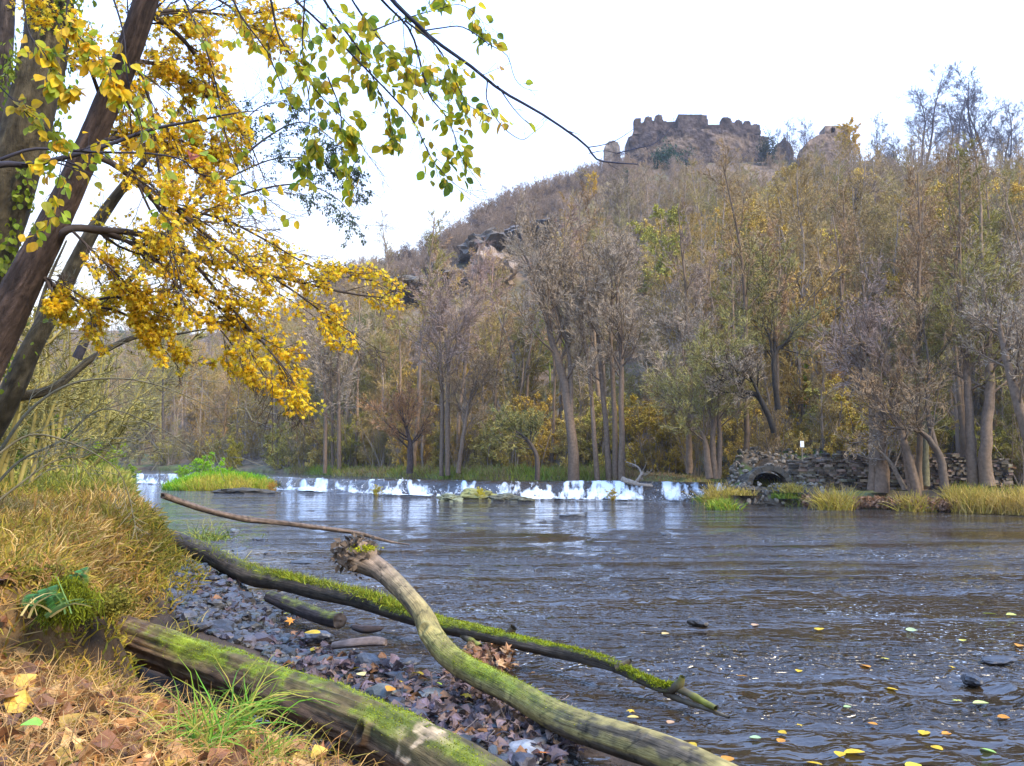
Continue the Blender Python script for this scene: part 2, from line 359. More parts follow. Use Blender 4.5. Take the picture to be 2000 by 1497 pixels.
# splash droplets
def ico(sub):
    bm = bmesh.new(); bmesh.ops.create_icosphere(bm, subdivisions=sub, radius=1); v = np.array([x.co[:] for x in bm.verts]); f = np.array([[q.index for q in x.verts] for x in bm.faces]); bm.free(); return v, f
ICO1, ICO2, ICO3 = ico(1), ico(2), ico(4)
def rotmats(n, g=rng):
    q = g.normal(size=(n, 4)); q /= np.linalg.norm(q, axis=1, keepdims=True); a, b, c, d = q.T
    return np.stack((1 - 2 * (c * c + d * d), 2 * (b * c - a * d), 2 * (b * d + a * c), 2 * (b * c + a * d), 1 - 2 * (b * b + d * d), 2 * (c * d - a * b), 2 * (b * d - a * c), 2 * (c * d + a * b), 1 - 2 * (b * b + c * c)), -1).reshape(n, 3, 3)
def scatter(mb, sv, sf, pos, Rm, sc, col, m=0):
    n = len(pos)
    if n == 0: return
    sc = np.asarray(sc, float); sc = sc[:, None, None] if sc.ndim == 1 else sc[:, None, :]
    v = np.einsum('nij,nkj->nki', Rm, sv[None] * sc) + pos[:, None]
    f = (sf[None] + (np.arange(n) * len(sv))[:, None, None]).reshape(-1, sf.shape[1])
    mb.add(v.reshape(-1, 3), f, np.repeat(np.broadcast_to(col, (n, 3)), len(sv), 0), m=m)
n = 900; q = rng.uniform(250, 1440, n); t = rng.beta(5, 2, n) * 1.1; keep = rng.random(n) < sect(q) * (0.4 + 0.6 * (vn(v3(q / 25, 0, 3)) > -0.2)); q, t = q[keep], t[keep]
pos = weir_pts(q, t); pos[:, 2] = np.maximum(pos[:, 2], 0) + 0.06 + rng.exponential(0.04, len(q))
mb = MB(); scatter(mb, *ICO1, pos, rotmats(len(q)), rng.uniform(0.010, 0.026, len(q))[:, None] * np.array((1, 1, 1.3)), (0.85, 0.88, 0.9))
tag(mb.build('spray', M['paint']), 'fine white spray thrown up along the foot of the weir', 'spray', kind='stuff')

# ------------------------------------------------------------------ branching plants
def resample(pts, n, r=None):
    pts = np.asarray(pts, float); m = len(pts)
    q = np.vstack((2 * pts[0] - pts[1], pts, 2 * pts[-1] - pts[-2])); t = np.linspace(0, m - 1 - 1e-6, n); i = t.astype(int); f = (t - i)[:, None]
    a, b, c, d = q[i], q[i + 1], q[i + 2], q[i + 3]
    o = 0.5 * ((2 * b) + (c - a) * f + (2 * a - 5 * b + 4 * c - d) * f ** 2 + (3 * b - a - 3 * c + d) * f ** 3)
    if r is None: return o
    return o, np.interp(t, np.arange(m), r)
def grow(st, di, ln, K, wig, trop, g):
    Pn = np.empty((len(st), K, 3)); Pn[:, 0] = st; d = unit(di); step = (ln / (K - 1))[:, None]
    for k in range(1, K):
        Pn[:, k] = Pn[:, k - 1] + d * step; d = unit(d + g.normal(size=d.shape) * wig + np.asarray(trop))
    return Pn
def spawn(Pp, Rp, n, t0, t1, ang, lf, K, wig, trop, rf, g, lenabs=None, endbias=0.5, taper=0.25):
    Nn, Kp = Pp.shape[:2]; t = ((np.arange(n)[None] + g.random((Nn, n))) / n * (t1 - t0) + t0).ravel(); pi = np.repeat(np.arange(Nn), n)
    x = np.clip(t * (Kp - 1), 0, Kp - 1 - 1e-4); i = x.astype(int); f = (x - i)[:, None]
    a, b = Pp[pi, i], Pp[pi, i + 1]; pos = a + (b - a) * f; T = unit(b - a); r = Rp[pi, i] * (1 - f[:, 0]) + Rp[pi, i + 1] * f[:, 0]
    pr = unit(np.cross(T, g.normal(size=T.shape))); an = R(ang) * g.uniform(0.7, 1.3, len(T)); di = T * np.cos(an)[:, None] + pr * np.sin(an)[:, None]
    pl = np.linalg.norm(np.diff(Pp, axis=1), axis=-1).sum(1)[pi] if lenabs is None else lenabs
    ln = pl * lf * (1 - endbias * t) * g.uniform(0.6, 1.2, len(T))
    C = grow(pos, di, ln, K, wig, trop, g); r0 = np.minimum(r * rf * g.uniform(0.7, 1.1, len(T)), r); Rr = r0[:, None] * np.linspace(1, taper, K)[None]
    return C, Rr
def tubes(mb, Pp, Rp, sides=4, col=(1, 1, 1), m=0, uvs=None):
    Nn, K = Pp.shape[:2]; T = np.gradient(Pp, axis=1); T = unit(T); mean = unit(Pp[:, -1] - Pp[:, 0])
    ref = np.eye(3)[np.argmin(np.abs(mean), axis=1)][:, None]; A = unit(np.cross(T, ref)); B = np.cross(T, A)
    th = np.arange(sides) * 2 * math.pi / sides
    v = Pp[:, :, None] + Rp[:, :, None, None] * (np.cos(th)[None, None, :, None] * A[:, :, None] + np.sin(th)[None, None, :, None] * B[:, :, None])
    f = gridfaces(K, sides, True); F2 = (f[None] + (np.arange(Nn) * K * sides)[:, None, None]).reshape(-1, 4)
    c = np.broadcast_to(np.asarray(col, float), (Nn, 3)) if np.ndim(col) < 3 else col
    c = np.repeat(c, K * sides, 0)
    mb.add(v.reshape(-1, 3), F2, c, m=m)
def strips(mb, Pp, Rp, g, col=(1, 1, 1), m=0):
    Nn, K = Pp.shape[:2]; T = unit(np.gradient(Pp, axis=1)); A = unit(np.cross(T, g.normal(size=(Nn, 1, 3))))
    v = np.stack((Pp - A * Rp[..., None], Pp + A * Rp[..., None]), 2); f = gridfaces(K, 2); F2 = (f[None] + (np.arange(Nn) * K * 2)[:, None, None]).reshape(-1, 4)
    mb.add(v.reshape(-1, 3), F2, np.repeat(np.broadcast_to(np.asarray(col, float), (Nn, 3)), K * 2, 0), m=m)
def frames(ax, nrm):
    """columns: side, axis(Y), normal(Z)"""
    y = unit(ax); z = unit(nrm - y * (nrm * y).sum(-1, keepdims=True)); x = np.cross(y, z); return np.stack((x, y, z), -1)
def leafshape(kind):
    if kind == 'maple':
        pts = [(0, 0)]
        for a, r in ((-150, .35), (-118, .72), (-95, .42), (-62, .95), (-38, .45), (0, 1.1), (38, .45), (62, .95), (95, .42), (118, .72), (150, .35)):
            pts.append((math.sin(R(a)) * r * .55, 0.45 + math.cos(R(a)) * r * .5))
        v = np.array([(x, y, -0.25 * abs(x) + 0.1 * math.sin(5 * y)) for x, y in [(0, 0.4)] + pts]); n = len(pts)
        return v, np.array([(0, i, i % n + 1) for i in range(1, n + 1)])
    if kind == 'oval':
        o = [(0, 0), (.24, .14), (.36, .38), (.33, .62), (.16, .86), (0, 1.0), (-.16, .86), (-.33, .62), (-.36, .38), (-.24, .14)]
        v = np.array([(x, y, 0.28 * abs(x) - 0.12 * (y - .5) ** 2) for x, y in o])
        return v, np.array([(0, 1, 2, 3), (0, 3, 4, 5), (0, 5, 6, 7), (0, 7, 8, 9)])
    if kind == 'small':
        v = np.array([(0, 0, 0), (.3, .4, .05), (0, 1, 0), (-.3, .4, .05)]); return v, np.array([(0, 1, 2, 3)])
    if kind == 'curl':
        xs = np.linspace(-1, 1, 5); ysl = np.linspace(0, 1, 5); v = []
        for b in ysl:
            wd = 0.42 * math.sin(math.pi * min(0.97, 0.1 + 0.9 * b)) ** 0.7 + 0.01
            for a in xs: v.append((a * wd * (1 + 0.15 * math.sin(9 * b + 3 * a)), b, 0.35 * a * a * wd + 0.22 * math.sin(b * 3.0) + 0.05 * math.sin(7 * a + 5 * b)))
        return np.array(v), gridfaces(5, 5)
LS = {k: leafshape(k) for k in ('maple', 'oval', 'small', 'curl')}

def gen_tree(seed, H=12, r0=0.16, stems=1, n=(20, 8, 8, 5), t0=0.3, ang=45, l1=0.28, trop=0.05, wig=0.10, leafn=0, leafs=0.07, lcol=(1, 1, 1), thick=0.010, lean=0.0, objm=('wood', 'twig', 'leafo')):
    g = np.random.default_rng(seed)
    st = g.normal(size=(stems, 3)) * (0.12 * stems ** 0.5 if stems > 1 else 0); st[:, 2] = -0.3
    dr = np.zeros((stems, 3)); dr[:, 2] = 1; dr[:, :2] = g.normal(size=(stems, 2)) * (0.16 if stems > 1 else 0.03); dr[:, 0] += lean
    S0 = grow(st, dr, (H + .3) * (g.uniform(0.75, 1, stems) if stems > 1 else np.ones(1)), 12, wig * 0.5, (0, 0, 0.06), g)
    R0 = r0 * (np.linspace(1, 0.12, 12) ** 0.8)[None] * np.ones((stems, 1)); R0[:, 0] *= 1.5
    n1 = max(2, n[0] // stems)
    A, RA = spawn(S0, R0, n1, t0, 0.98, ang, l1, 8, wig, (0, 0, trop), 0.5, g, lenabs=H, endbias=0.55)
    B, RB = spawn(A, RA, n[1], 0.2, 1.0, 42, 0.5, 6, wig * 1.2, (0, 0, trop), 0.5, g, endbias=0.4)
    C, RC = spawn(B, RB, n[2], 0.15, 1.0, 40, 0.48, 4, wig * 1.3, (0, 0, trop * 1.2), 0.6, g, endbias=0.3)
    E, RE = spawn(C, RC, n[3], 0.1, 1.0, 38, 0.6, 3, wig, (0, 0, trop), 0.7, g, endbias=0.2)
    tr, cr = MB(), MB(); bark = (0.85, 0.80, 0.75)
    tubes(tr, S0, R0, 7, bark); tubes(tr, A, np.maximum(RA, 0.012), 4, bark)
    tubes(cr, B, np.maximum(RB, 0.010), 3, (0.75, .72, .7)); strips(cr, C, np.maximum(RC, thick * 1.1) * np.ones_like(RC), g, (0.9, .88, .86)); strips(cr, E, np.full(RE.shape, thick * 0.8), g, (1, 1, 1))
    if leafn:
        pos = E.reshape(-1, 3); ii = g.integers(0, len(pos), leafn); pos = pos[ii] + g.normal(size=(leafn, 3)) * 0.03
        c = np.asarray(lcol) * g.uniform(0.7, 1.3, (leafn, 1)); scatter(cr, *LS['small'], pos, rotmats(leafn, g), g.uniform(0.7, 1.3, leafn) * leafs, c, m=1)
    return tr, cr
KINDS = {
    'slim': [dict(H=14, r0=.17, n=(24, 8, 8, 5), t0=.3, ang=42, l1=.24, trop=.07, seed=s) for s in (1, 2, 3)],
    'spread': [dict(H=11, r0=.24, n=(16, 10, 9, 5), t0=.22, ang=58, l1=.52, trop=.05, wig=.17, seed=s) for s in (11, 12)],
    'oak': [dict(H=15, r0=.33, n=(26, 10, 8, 5), t0=.35, ang=66, l1=.40, trop=.03, wig=.15, seed=s) for s in (21, 22)],
    'sky': [dict(H=15, r0=.20, stems=2, n=(26, 10, 8, 5), t0=.2, ang=50, l1=.40, trop=.09, wig=.15, seed=s, thick=.013) for s in (71, 72, 73)],
    'yellow': [dict(H=7, r0=.10, n=(20, 7, 6, 4), t0=.15, ang=55, l1=.4, trop=.03, leafn=6000, leafs=.22, seed=45, lcol=(1.35, 1.35, .8))],
    'pole': [dict(H=15, r0=.15, n=(17, 7, 7, 4), t0=.48, ang=38, l1=.2, trop=.08, lean=.03 * (s - 82), seed=s, thick=.011) for s in (81, 82, 83, 84)],
    'bush': [dict(H=5, r0=.05, stems=9, n=(54, 6, 6, 4), t0=.12, ang=40, l1=.33, trop=.06, wig=.12, seed=s, thick=.009) for s in (31, 32)],
    'leafy': [dict(H=9, r0=.12, n=(24, 8, 7, 5), t0=.18, ang=52, l1=.36, trop=.03, leafn=11000, leafs=.12, seed=s, lcol=(1.35, 1.35, .8)) for s in (41, 42)],
    'leafbush': [dict(H=3.6, r0=.035, stems=9, n=(45, 6, 5, 4), t0=.05, ang=48, l1=.36, trop=.0, leafn=8000, leafs=.095, seed=s, lcol=(1.35, 1.35, .8)) for s in (51, 52)],
    'twin': [dict(H=15, r0=.17, stems=3, n=(33, 8, 7, 5), t0=.35, ang=38, l1=.22, trop=.08, seed=s) for s in (61, 62)],
}
PROTO = {}
for kd, lst in KINDS.items():
    PROTO[kd] = []
    for a in lst:
        tr, cr = gen_tree(**a)
        PROTO[kd].append((tr.mesh('trunk', [M['wood']], True), cr.mesh('crown', [M['twig'], M['leafo']]), a['H'], tr, cr))
cnt = [0]
def place(kind, x, y, z, H, tint, label, cat='tree', group=None, name=None, rz=None, leanx=0.0, leany=0.0, v=None, wide=1.0, bark=None):
    cnt[0] += 1; v = cnt[0] if v is None else v; tm, cm, h0 = PROTO[kind][v % len(PROTO[kind])][:3]; s = H / h0
    o = empty(name or ('bare_tree' if kind not in ('bush', 'leafbush', 'leafy') else {'bush': 'bare_shrub', 'leafbush': 'leafy_shrub', 'leafy': 'leafy_tree'}[kind]), (x, y, z), 0)
    o.rotation_euler = (leany, leanx, rng.uniform(0, 6.28) if rz is None else rz); o.rotation_mode = 'ZYX'
    o.scale = (s * wide, s * wide, s)
    for nm, me in (('trunk', tm), ('crown', cm)):
        c = bpy.data.objects.new(nm, me); COL.objects.link(c); c.parent = o
        c.color = (*(tint if nm == 'crown' or bark is None else bark), 1)
    tag(o, label, cat, group); return o
def at_far(px, d):
    u = (px - CX) / F / ca; return u * d, d, float(far_z(np.array([u]), np.array([float(d)]))[0])
T_ = dict(grey=(.33, .26, .18), brown=(.35, .235, .125), purple=(.32, .23, .18), olive=(.28, .245, .075), green=(.18, .23, .05), gold=(.45, .28, .05), rust=(.38, .20, .085), dark=(.07, .05, .038), pale=(.3, .25, .2), lime=(.20, .25, .02), fir=(.06, .095, .05), blue=(.17, .15, .16))
def tj(n, a=0.12): return tuple(np.array(T_[n]) * rng.uniform(1 - a, 1 + a) * rng.uniform(1 - a * .3, 1 + a * .3, 3))

# ------------------------------------------------------------------ wooded slope seen as one mass (geometry nodes instancing)
pc = bpy.data.collections.new("wood_kinds")
order = []
for kd in ('slim', 'spread', 'bush', 'leafy', 'leafbush', 'pole'):
    for (tm, cm, h0, tr, cr) in PROTO[kd]:
        mb = MB()
        for src, m in ((tr, 0), (cr, 1)):
            for v, c, l, t, u in zip(src.V, src.C, src.L, src.T, src.U): pass
        mb.V = tr.V + cr.V; mb.C = [c * 0 + np.array((.23, .18, .135)) for c in tr.C] + cr.C; mb.U = tr.U + cr.U; mb.T = tr.T + cr.T
        mb.L = tr.L + [l + tr.n for l in cr.L]; mb.M = [m * 0 for m in tr.M] + [m * 0 + 1 for m in cr.M]; mb.n = tr.n + cr.n
        nm = "wood_%02d" % len(order); me = mb.mesh(nm, [M['woodi'], M['twigi']]); o = bpy.data.objects.new(nm, me); pc.objects.link(o); order.append((kd, h0))
KI = {}
for i, (kd, h0) in enumerate(order): KI.setdefault(kd, []).append(i)
def wood_mass(name, label, px, d, kinds, H, tint, cat):
    u = (px - CX) / F / ca; z = far_z(u, d); n = len(px)
    me = bpy.data.meshes.new(name); me.vertices.add(n); me.vertices.foreach_set('co', np.stack((u * d, d, z - 0.1), -1).ravel().astype(np.float32))
    idx = np.array([random.choice(KI[k]) for k in kinds]); s = H / np.array([order[i][1] for i in idx])
    for nm, ty, da in (('idx', 'INT', idx.astype(np.int32)), ('sc', 'FLOAT', s.astype(np.float32)), ('rz', 'FLOAT', rng.uniform(0, 6.28, n).astype(np.float32))):
        a = me.attributes.new(nm, ty, 'POINT'); a.data.foreach_set('value', da)
    a = me.attributes.new('tint', 'FLOAT_COLOR', 'POINT'); a.data.foreach_set('color', np.concatenate((tint, np.ones((n, 1))), 1).ravel().astype(np.float32))
    o = bpy.data.objects.new(name, me); COL.objects.link(o); tag(o, label, cat, kind='stuff')
    ng = bpy.data.node_groups.new(name + '_nodes', 'GeometryNodeTree'); ng.interface.new_socket('Geometry', in_out='INPUT', socket_type='NodeSocketGeometry'); ng.interface.new_socket('Geometry', in_out='OUTPUT', socket_type='NodeSocketGeometry')
    gi = ng.nodes.new('NodeGroupInput'); go = ng.nodes.new('NodeGroupOutput'); ip = ng.nodes.new('GeometryNodeInstanceOnPoints'); ci = ng.nodes.new('GeometryNodeCollectionInfo')
    ci.inputs[0].default_value = pc; ci.inputs['Separate Children'].default_value = True; ci.inputs['Reset Children'].default_value = True; ip.inputs['Pick Instance'].default_value = True
    def at(nm, ty):
        q = ng.nodes.new('GeometryNodeInputNamedAttribute'); q.data_type = ty; q.inputs['Name'].default_value = nm; return q.outputs['Attribute']
    cx = ng.nodes.new('ShaderNodeCombineXYZ'); e2r = ng.nodes.new('FunctionNodeEulerToRotation'); k = ng.links.new
    k(at('rz', 'FLOAT'), cx.inputs[2]); k(cx.outputs[0], e2r.inputs[0]); k(e2r.outputs[0], ip.inputs['Rotation']); k(at('idx', 'INT'), ip.inputs['Instance Index']); k(at('sc', 'FLOAT'), ip.inputs['Scale'])
    k(gi.outputs[0], ip.inputs['Points']); k(ci.outputs[0], ip.inputs['Instance']); k(ip.outputs[0], go.inputs[0])
    md = o.modifiers.new('nodes', 'NODES'); md.node_group = ng
def slope_samples(n, pxr, vr, pxw=None):
    px = rng.uniform(*pxr, n); v = rng.uniform(*vr, n); u = (px - CX) / F / ca
    B = np.interp(u, ctlUb, ctl[:, 1]); Dr = np.interp(u, ctlU, ctl[:, 4]); return px, B + 5 + v * (Dr - B - 5), v
def tint_for(px, v):
    base = np.zeros((len(px), 3)); k = fbm(v3(px / 90, v * 6, 4), 1, 3); k2 = fbm(v3(px / 45, v * 9, 14), 1, 3)
    g, b, pu, ol, go, gn = (np.array(T_[q]) for q in ('grey', 'brown', 'purple', 'olive', 'gold', 'green'))
    up = sstep(.25, .8, v)[:, None]
    low = b * .66 + ol * .34; base = low * (1 - up) + (pu * .55 + g * .45) * up
    m = sstep(.05, .35, k)[:, None]; base = base * (1 - m * .5) + m * .5 * (ol * (1 - up) + b * up)
    m = (sstep(.2, .45, k2) * (1 - sstep(.3, .7, v)))[:, None]; base = base * (1 - m * .5) + m * .5 * go
    m = (sstep(.25, .5, -k2) * (1 - sstep(.35, .75, v)))[:, None]; base = base * (1 - m * .4) + m * .4 * gn
    return base * rng.uniform(.8, 1.2, (len(px), 1))
ROCKBOX = ((895, 1010, 480, 600), (820, 935, 530, 600), (770, 870, 560, 620), (1000, 1080, 450, 480), (1210, 1270, 560, 595), (1040, 1100, 515, 545))
def clear_of_rocks(px, d, H, p=.93):
    u = (px - CX) / F / ca; z = far_z(u, d); row = lambda zz: CY - F * ((zz - HC) * ca - d * sa) / (d * ca + (zz - HC) * sa); rb, rt_ = row(z), row(z + H); k = np.ones(len(px), bool)
    for a, b, c_, e in ROCKBOX: k &= ~((px > a - 12) & (px < b + 12) & (rb > c_ + .3 * (e - c_)) & (rt_ < c_ + .62 * (e - c_)) & (rng.random(len(px)) < p))
    return k
rockfree = lambda px, v: ~(((px > 830) & (px < 1000) & (v > .55) & (v < .80)))
px, d, v = slope_samples(1500, (-500, 2350), (0.05, 1.04)); k = rockfree(px, v) | (rng.random(len(px)) < .22); px, d, v = px[k], d[k], v[k]
Hh = rng.uniform(7.5, 12, len(px)) * (1 - .42 * sstep(.45, .95, v)) * np.where((px < 1180) & (v > .6), .62, 1); Hh = np.where((px > 1180) & (px < 1720) & (v > .78), Hh * .62, Hh)
kk = [random.choices(('slim', 'spread', 'bush', 'leafy', 'pole'), (3.5, 3, 1.5, 2.0 if q < .4 else .04, 4.5))[0] for q in v]; Hh = Hh * np.array([1.25 if q == 'pole' and z < .6 else .9 if q == 'pole' else 1 for q, z in zip(kk, v)])
k = clear_of_rocks(px, d, Hh); px, d, v, Hh, kk = px[k], d[k], v[k], Hh[k], [a for a, b in zip(kk, k) if b]
wood_mass('woodland', 'bare brown and purple autumn woodland covering the whole hillside below the castle', px, d, kk, Hh, tint_for(px, v), 'woodland')
px, d, v = slope_samples(1500, (-500, 2350), (0.0, 1.03)); k = rockfree(px, v) | (rng.random(len(px)) < .4); px, d, v = px[k], d[k], v[k]
kk = [random.choices(('bush', 'leafbush'), (4, 1.5 if q < .3 else .25))[0] for q in v]
q_ = rng.uniform(640, 1240, 520); u = (q_ - CX) / F / ca; e_ = rng.uniform(.84, 1.03, 520); B = np.interp(u, ctlUb, ctl[:, 1]); Dr = np.interp(u, ctlU, ctl[:, 4]); px = np.concatenate((px, q_)); d = np.concatenate((d, B + 5 + e_ * (Dr - B - 5))); v = np.concatenate((v, e_)); kk += [random.choice(('bush', 'bush', 'spread')) for _ in q_]
Hu = rng.uniform(2.2, 4.5, len(px)); k = clear_of_rocks(px, d, Hu, .8); kk = [a for a, b in zip(kk, k) if b]; px, d, v, Hu = px[k], d[k], v[k], Hu[k]
wood_mass('undergrowth', 'tangled bare undergrowth between the trees of the wooded hillside', px, d, kk, Hu, tint_for(px, v) * .95, 'undergrowth')
px = rng.uniform(-400, 2300, 300); d = np.interp((px - CX) / F / ca, ctlUb, ctl[:, 1]) + rng.uniform(3.5, 10, 300)
kk = random.choices(('bush', 'leafbush', 'slim'), (3, 2.5, 1.2), k=300); k = ~((px > 1330) & (px < 1960) & (rng.random(300) < .7))
tt_ = tint_for(px, np.full(300, 0.05))
wood_mass('bank_scrub', 'brown and yellow scrub behind the waterside trees on the far bank', px[k], d[k], [q for q, z in zip(kk, k) if z], (rng.uniform(1.6, 4.2, 300) * np.array([2.6 if q == 'slim' else 1 for q in kk]))[k], tt_[k], 'scrub')

# ------------------------------------------------------------------ individual trees
def far_tree(kind, px, dd, H, tint, label, cat='tree', group=None, **k):
    u = (px - CX) / F / ca; B = float(np.interp(u, ctlUb, ctl[:, 1])); x, y, z = at_far(px, B + dd)
    return place(kind, x, y, z - 0.05, H, tint, label, cat, group, **k)
def base_at_row(px, row):
    """depth on the far slope where the ground shows at this row"""
    u = (px - CX) / F / ca; B = float(np.interp(u, ctlUb, ctl[:, 1])); Dr = float(np.interp(u, ctlU, ctl[:, 4])); dd = np.linspace(B, Dr, 400)
    z = far_z(np.full(400, u), dd); r = CY - F * ((z - HC) * ca - dd * sa) / (dd * ca + (z - HC) * sa); i = int(np.argmax(r <= row)) if (r <= row).any() else 399
    return u * dd[i], dd[i], z[i]
def slope_tree(kind, px, row, top, tint, label, cat='tree', group=None, **k):
    x, y, z = base_at_row(px, row); H = (row - top) / F * y; return place(kind, x, y, z - 0.1, H, tint, label, cat, group, **k)
SK = 'tall bare trees standing against the sky above the right slope'
slope_tree('sky', 1948, 372, 108, (.10, .095, .12), 'tallest bare tree on the skyline at the right edge, dark bluish twigs', v=0)
slope_tree('sky', 1826, 340, 128, (.12, .11, .135), 'tall forked bare tree on the skyline left of the tallest one', v=1)
slope_tree('sky', 1880, 350, 160, (.12, .11, .13), 'narrow bare tree between the two tallest trees on the skyline', v=1)
slope_tree('sky', 1990, 360, 190, (.12, .11, .13), 'bare tree on the skyline cut by the right edge of the photo', v=0)
slope_tree('sky', 1590, 318, 218, (.13, .11, .13), 'small bare tree on the skyline just left of the small ruined house', v=0, wide=.8)
slope_tree('sky', 1556, 322, 238, (.13, .11, .12), 'slender bare tree between the ruined stub wall and the small ruined house', v=1)
slope_tree('sky', 1524, 315, 238, (.12, .11, .12), 'slender bare tree at the right end of the main castle wall', v=2)
slope_tree('sky', 1738, 330, 228, (.13, .115, .12), 'round bare tree on the skyline right of the yellow tree', v=1, wide=.9)
slope_tree('sky', 1772, 335, 250, (.14, .12, .11), 'low dense bare tree on the skyline left of the forked tall tree', v=0)
slope_tree('yellow', 1682, 325, 236, (.42, .27, .03), 'bright yellow tree on the skyline right of the small ruined house', name='yellow_tree')
slope_tree('yellow', 1157, 400, 336, (.42, .27, .03), 'small bright yellow tree below the left stump of the castle', name='yellow_tree', wide=.9)
RL = ['small bare ridge tree nearest left of the small yellow tree', 'small bare ridge tree, second left of the small yellow tree', 'small bare ridge tree touching the small yellow tree', 'small bare ridge tree, third left of the small yellow tree',
      'small bare ridge tree, fourth left of the small yellow tree', 'small bare ridge tree straight above the right end of the pale rock face', 'small bare ridge tree straight above the dark jagged rock', 'small bare ridge tree above the left end of the dark jagged rock',
      'small bare ridge tree above the dark broken crag', 'larger bare ridge tree above the left part of the dark broken crag', 'bare ridge tree above the lowest dark crag', 'bare ridge tree just left of the lowest dark crag', 'lowest bare ridge tree before the maple twigs begin', 'small bare tree at the foot of the rounded tower stump', 'small bare ridge tree seen through the tip of the maple']
for i, (px, rw, h) in enumerate(((1112, 388, 45), (1085, 400, 40), (1135, 378, 42), (1050, 412, 38), (1018, 425, 36), (985, 440, 40), (950, 455, 42), (915, 470, 46), (880, 492, 50), (850, 505, 58), (822, 515, 50), (795, 525, 48), (768, 535, 42), (1205, 340, 40), (740, 545, 40))):
    slope_tree('spread' if i % 2 else 'slim', px, rw + 4, rw - h, (.15, .125, .125), RL[i], 'tree', 'small bare trees along the descending ridge line', wide=1.5)
# distinct trees on the slope
slope_tree('oak', 1690, 640, 330, tj('grey'), 'big broad crowned bare tree high on the right slope, thick dark trunk showing', v=1, bark=(.09, .07, .055), wide=1.2)
slope_tree('spread', 1515, 790, 480, tj('grey'), 'wide bare tree with dark crooked limbs above the culvert', v=0, bark=(.05, .04, .035))
slope_tree('leafy', 1575, 860, 730, T_['lime'], 'yellow green leafy tree above the small white sign', name='leafy_tree')
slope_tree('leafy', 1600, 700, 560, (.17, .2, .06), 'green leaved tree left of the purple twigged crown on the right slope', name='leafy_tree')
slope_tree('leafy', 1975, 560, 380, (.09, .13, .04), 'dense green tree at the right edge halfway up the slope', name='leafy_tree')
slope_tree('leafy', 1850, 740, 600, (.24, .26, .04), 'yellow green tree behind the tall trunks near the right edge', name='leafy_tree')
slope_tree('leafy', 1075, 760, 600, (.2, .24, .05), 'green yellow tree behind the leaning trunks right of the middle', name='leafy_tree')
slope_tree('leafy', 720, 800, 620, (.10, .15, .075), 'soft green tree behind the slim trunks left of the middle', name='leafy_tree')
slope_tree('leafbush', 1250, 530, 500, (.25, .27, .04), 'small yellow green shrub beside the middle rock outcrop', name='leafy_shrub', wide=.8)
slope_tree('leafbush', 395, 830, 780, (.45, .25, .06), 'pale orange rounded tree behind the island on the far bank', name='orange_tree')
slope_tree('leafy', 170, 760, 690, (.5, .25, .04), 'orange yellow tree seen between the left trunks and the yellow maple leaves', name='orange_tree', wide=1.5)
slope_tree('leafbush', 462, 915, 850, (.3, .25, .04), 'low yellow green shrub on the far bank behind the island', name='leafy_shrub')
EL = ['dark evergreen on the far skyline, rightmost, behind the drooping maple', 'dark evergreen on the far skyline, second from the right', 'dark evergreen on the far skyline, leftmost, behind the thin leaning trunk', 'dark evergreen on the far skyline, second from the left', 'dark evergreen in the middle of the far left skyline']
for i, (px, rw, tp) in enumerate(((480, 690, 625), (350, 690, 640), (120, 680, 630), (230, 690, 640), (300, 680, 645))):
    slope_tree('leafy', px, rw, tp, T_['fir'], EL[i], 'tree', 'dark evergreens on the far left ridge', name='evergreen_tree', wide=.9)
for i, (px, rw, tp, tn, lb) in enumerate((
        (1700, 800, 600, 'purple', 'purple grey twigged rounded tree low on the right slope'), (1400, 860, 640, 'purple', 'purple twigged tree behind the pollard cluster'),
        (1340, 800, 500, 'grey', 'tall grey tree on the slope above the pale clearing'), (1460, 720, 470, 'brown', 'pale brown tree in the middle of the right slope'),
        (1240, 700, 450, 'grey', 'upright bare tree below the middle rock outcrop'), (960, 690, 500, 'purple', 'purple twigged tree below the pale rock face'),
        (1110, 620, 440, 'purple', 'purple brown tree right of the pale rock face'), (880, 800, 560, 'grey', 'grey bare tree below the dark rocks'),
        (1800, 620, 420, 'purple', 'broad purple brown tree below the tall skyline trees'), (1900, 700, 470, 'olive', 'olive twigged tree below the tallest skyline tree'),
        (1440, 480, 330, 'brown', 'brown bare tree just below the castle wall'), (1340, 470, 350, 'brown', 'brown bare tree below the ivy mass of the castle'),
        (560, 850, 650, 'grey', 'grey bare tree behind the drooping tip of the maple'), (320, 880, 690, 'olive', 'large olive twigged tree left behind the island'),
        (440, 900, 720, 'brown', 'brown bare tree right above the island'), (200, 880, 740, 'grey', 'grey bare tree behind the left bank scrub'),
        (760, 880, 660, 'olive', 'olive twigged tree behind the slim trunks left of the middle'), (1000, 850, 640, 'olive', 'olive bare tree between the straight pair and the leaning trunks'),
        (1270, 880, 720, 'brown', 'brown bare tree beside the pale clearing'), (1620, 880, 700, 'rust', 'rusty brown tree above the left end of the stone wall'),
        (1780, 860, 640, 'brown', 'brown bare tree above the middle of the stone wall'), (1990, 900, 650, 'grey', 'grey bare tree by the right edge near the water'))):
    slope_tree('spread' if i % 3 else 'slim', px, rw, tp, tj(tn), lb, v=i)

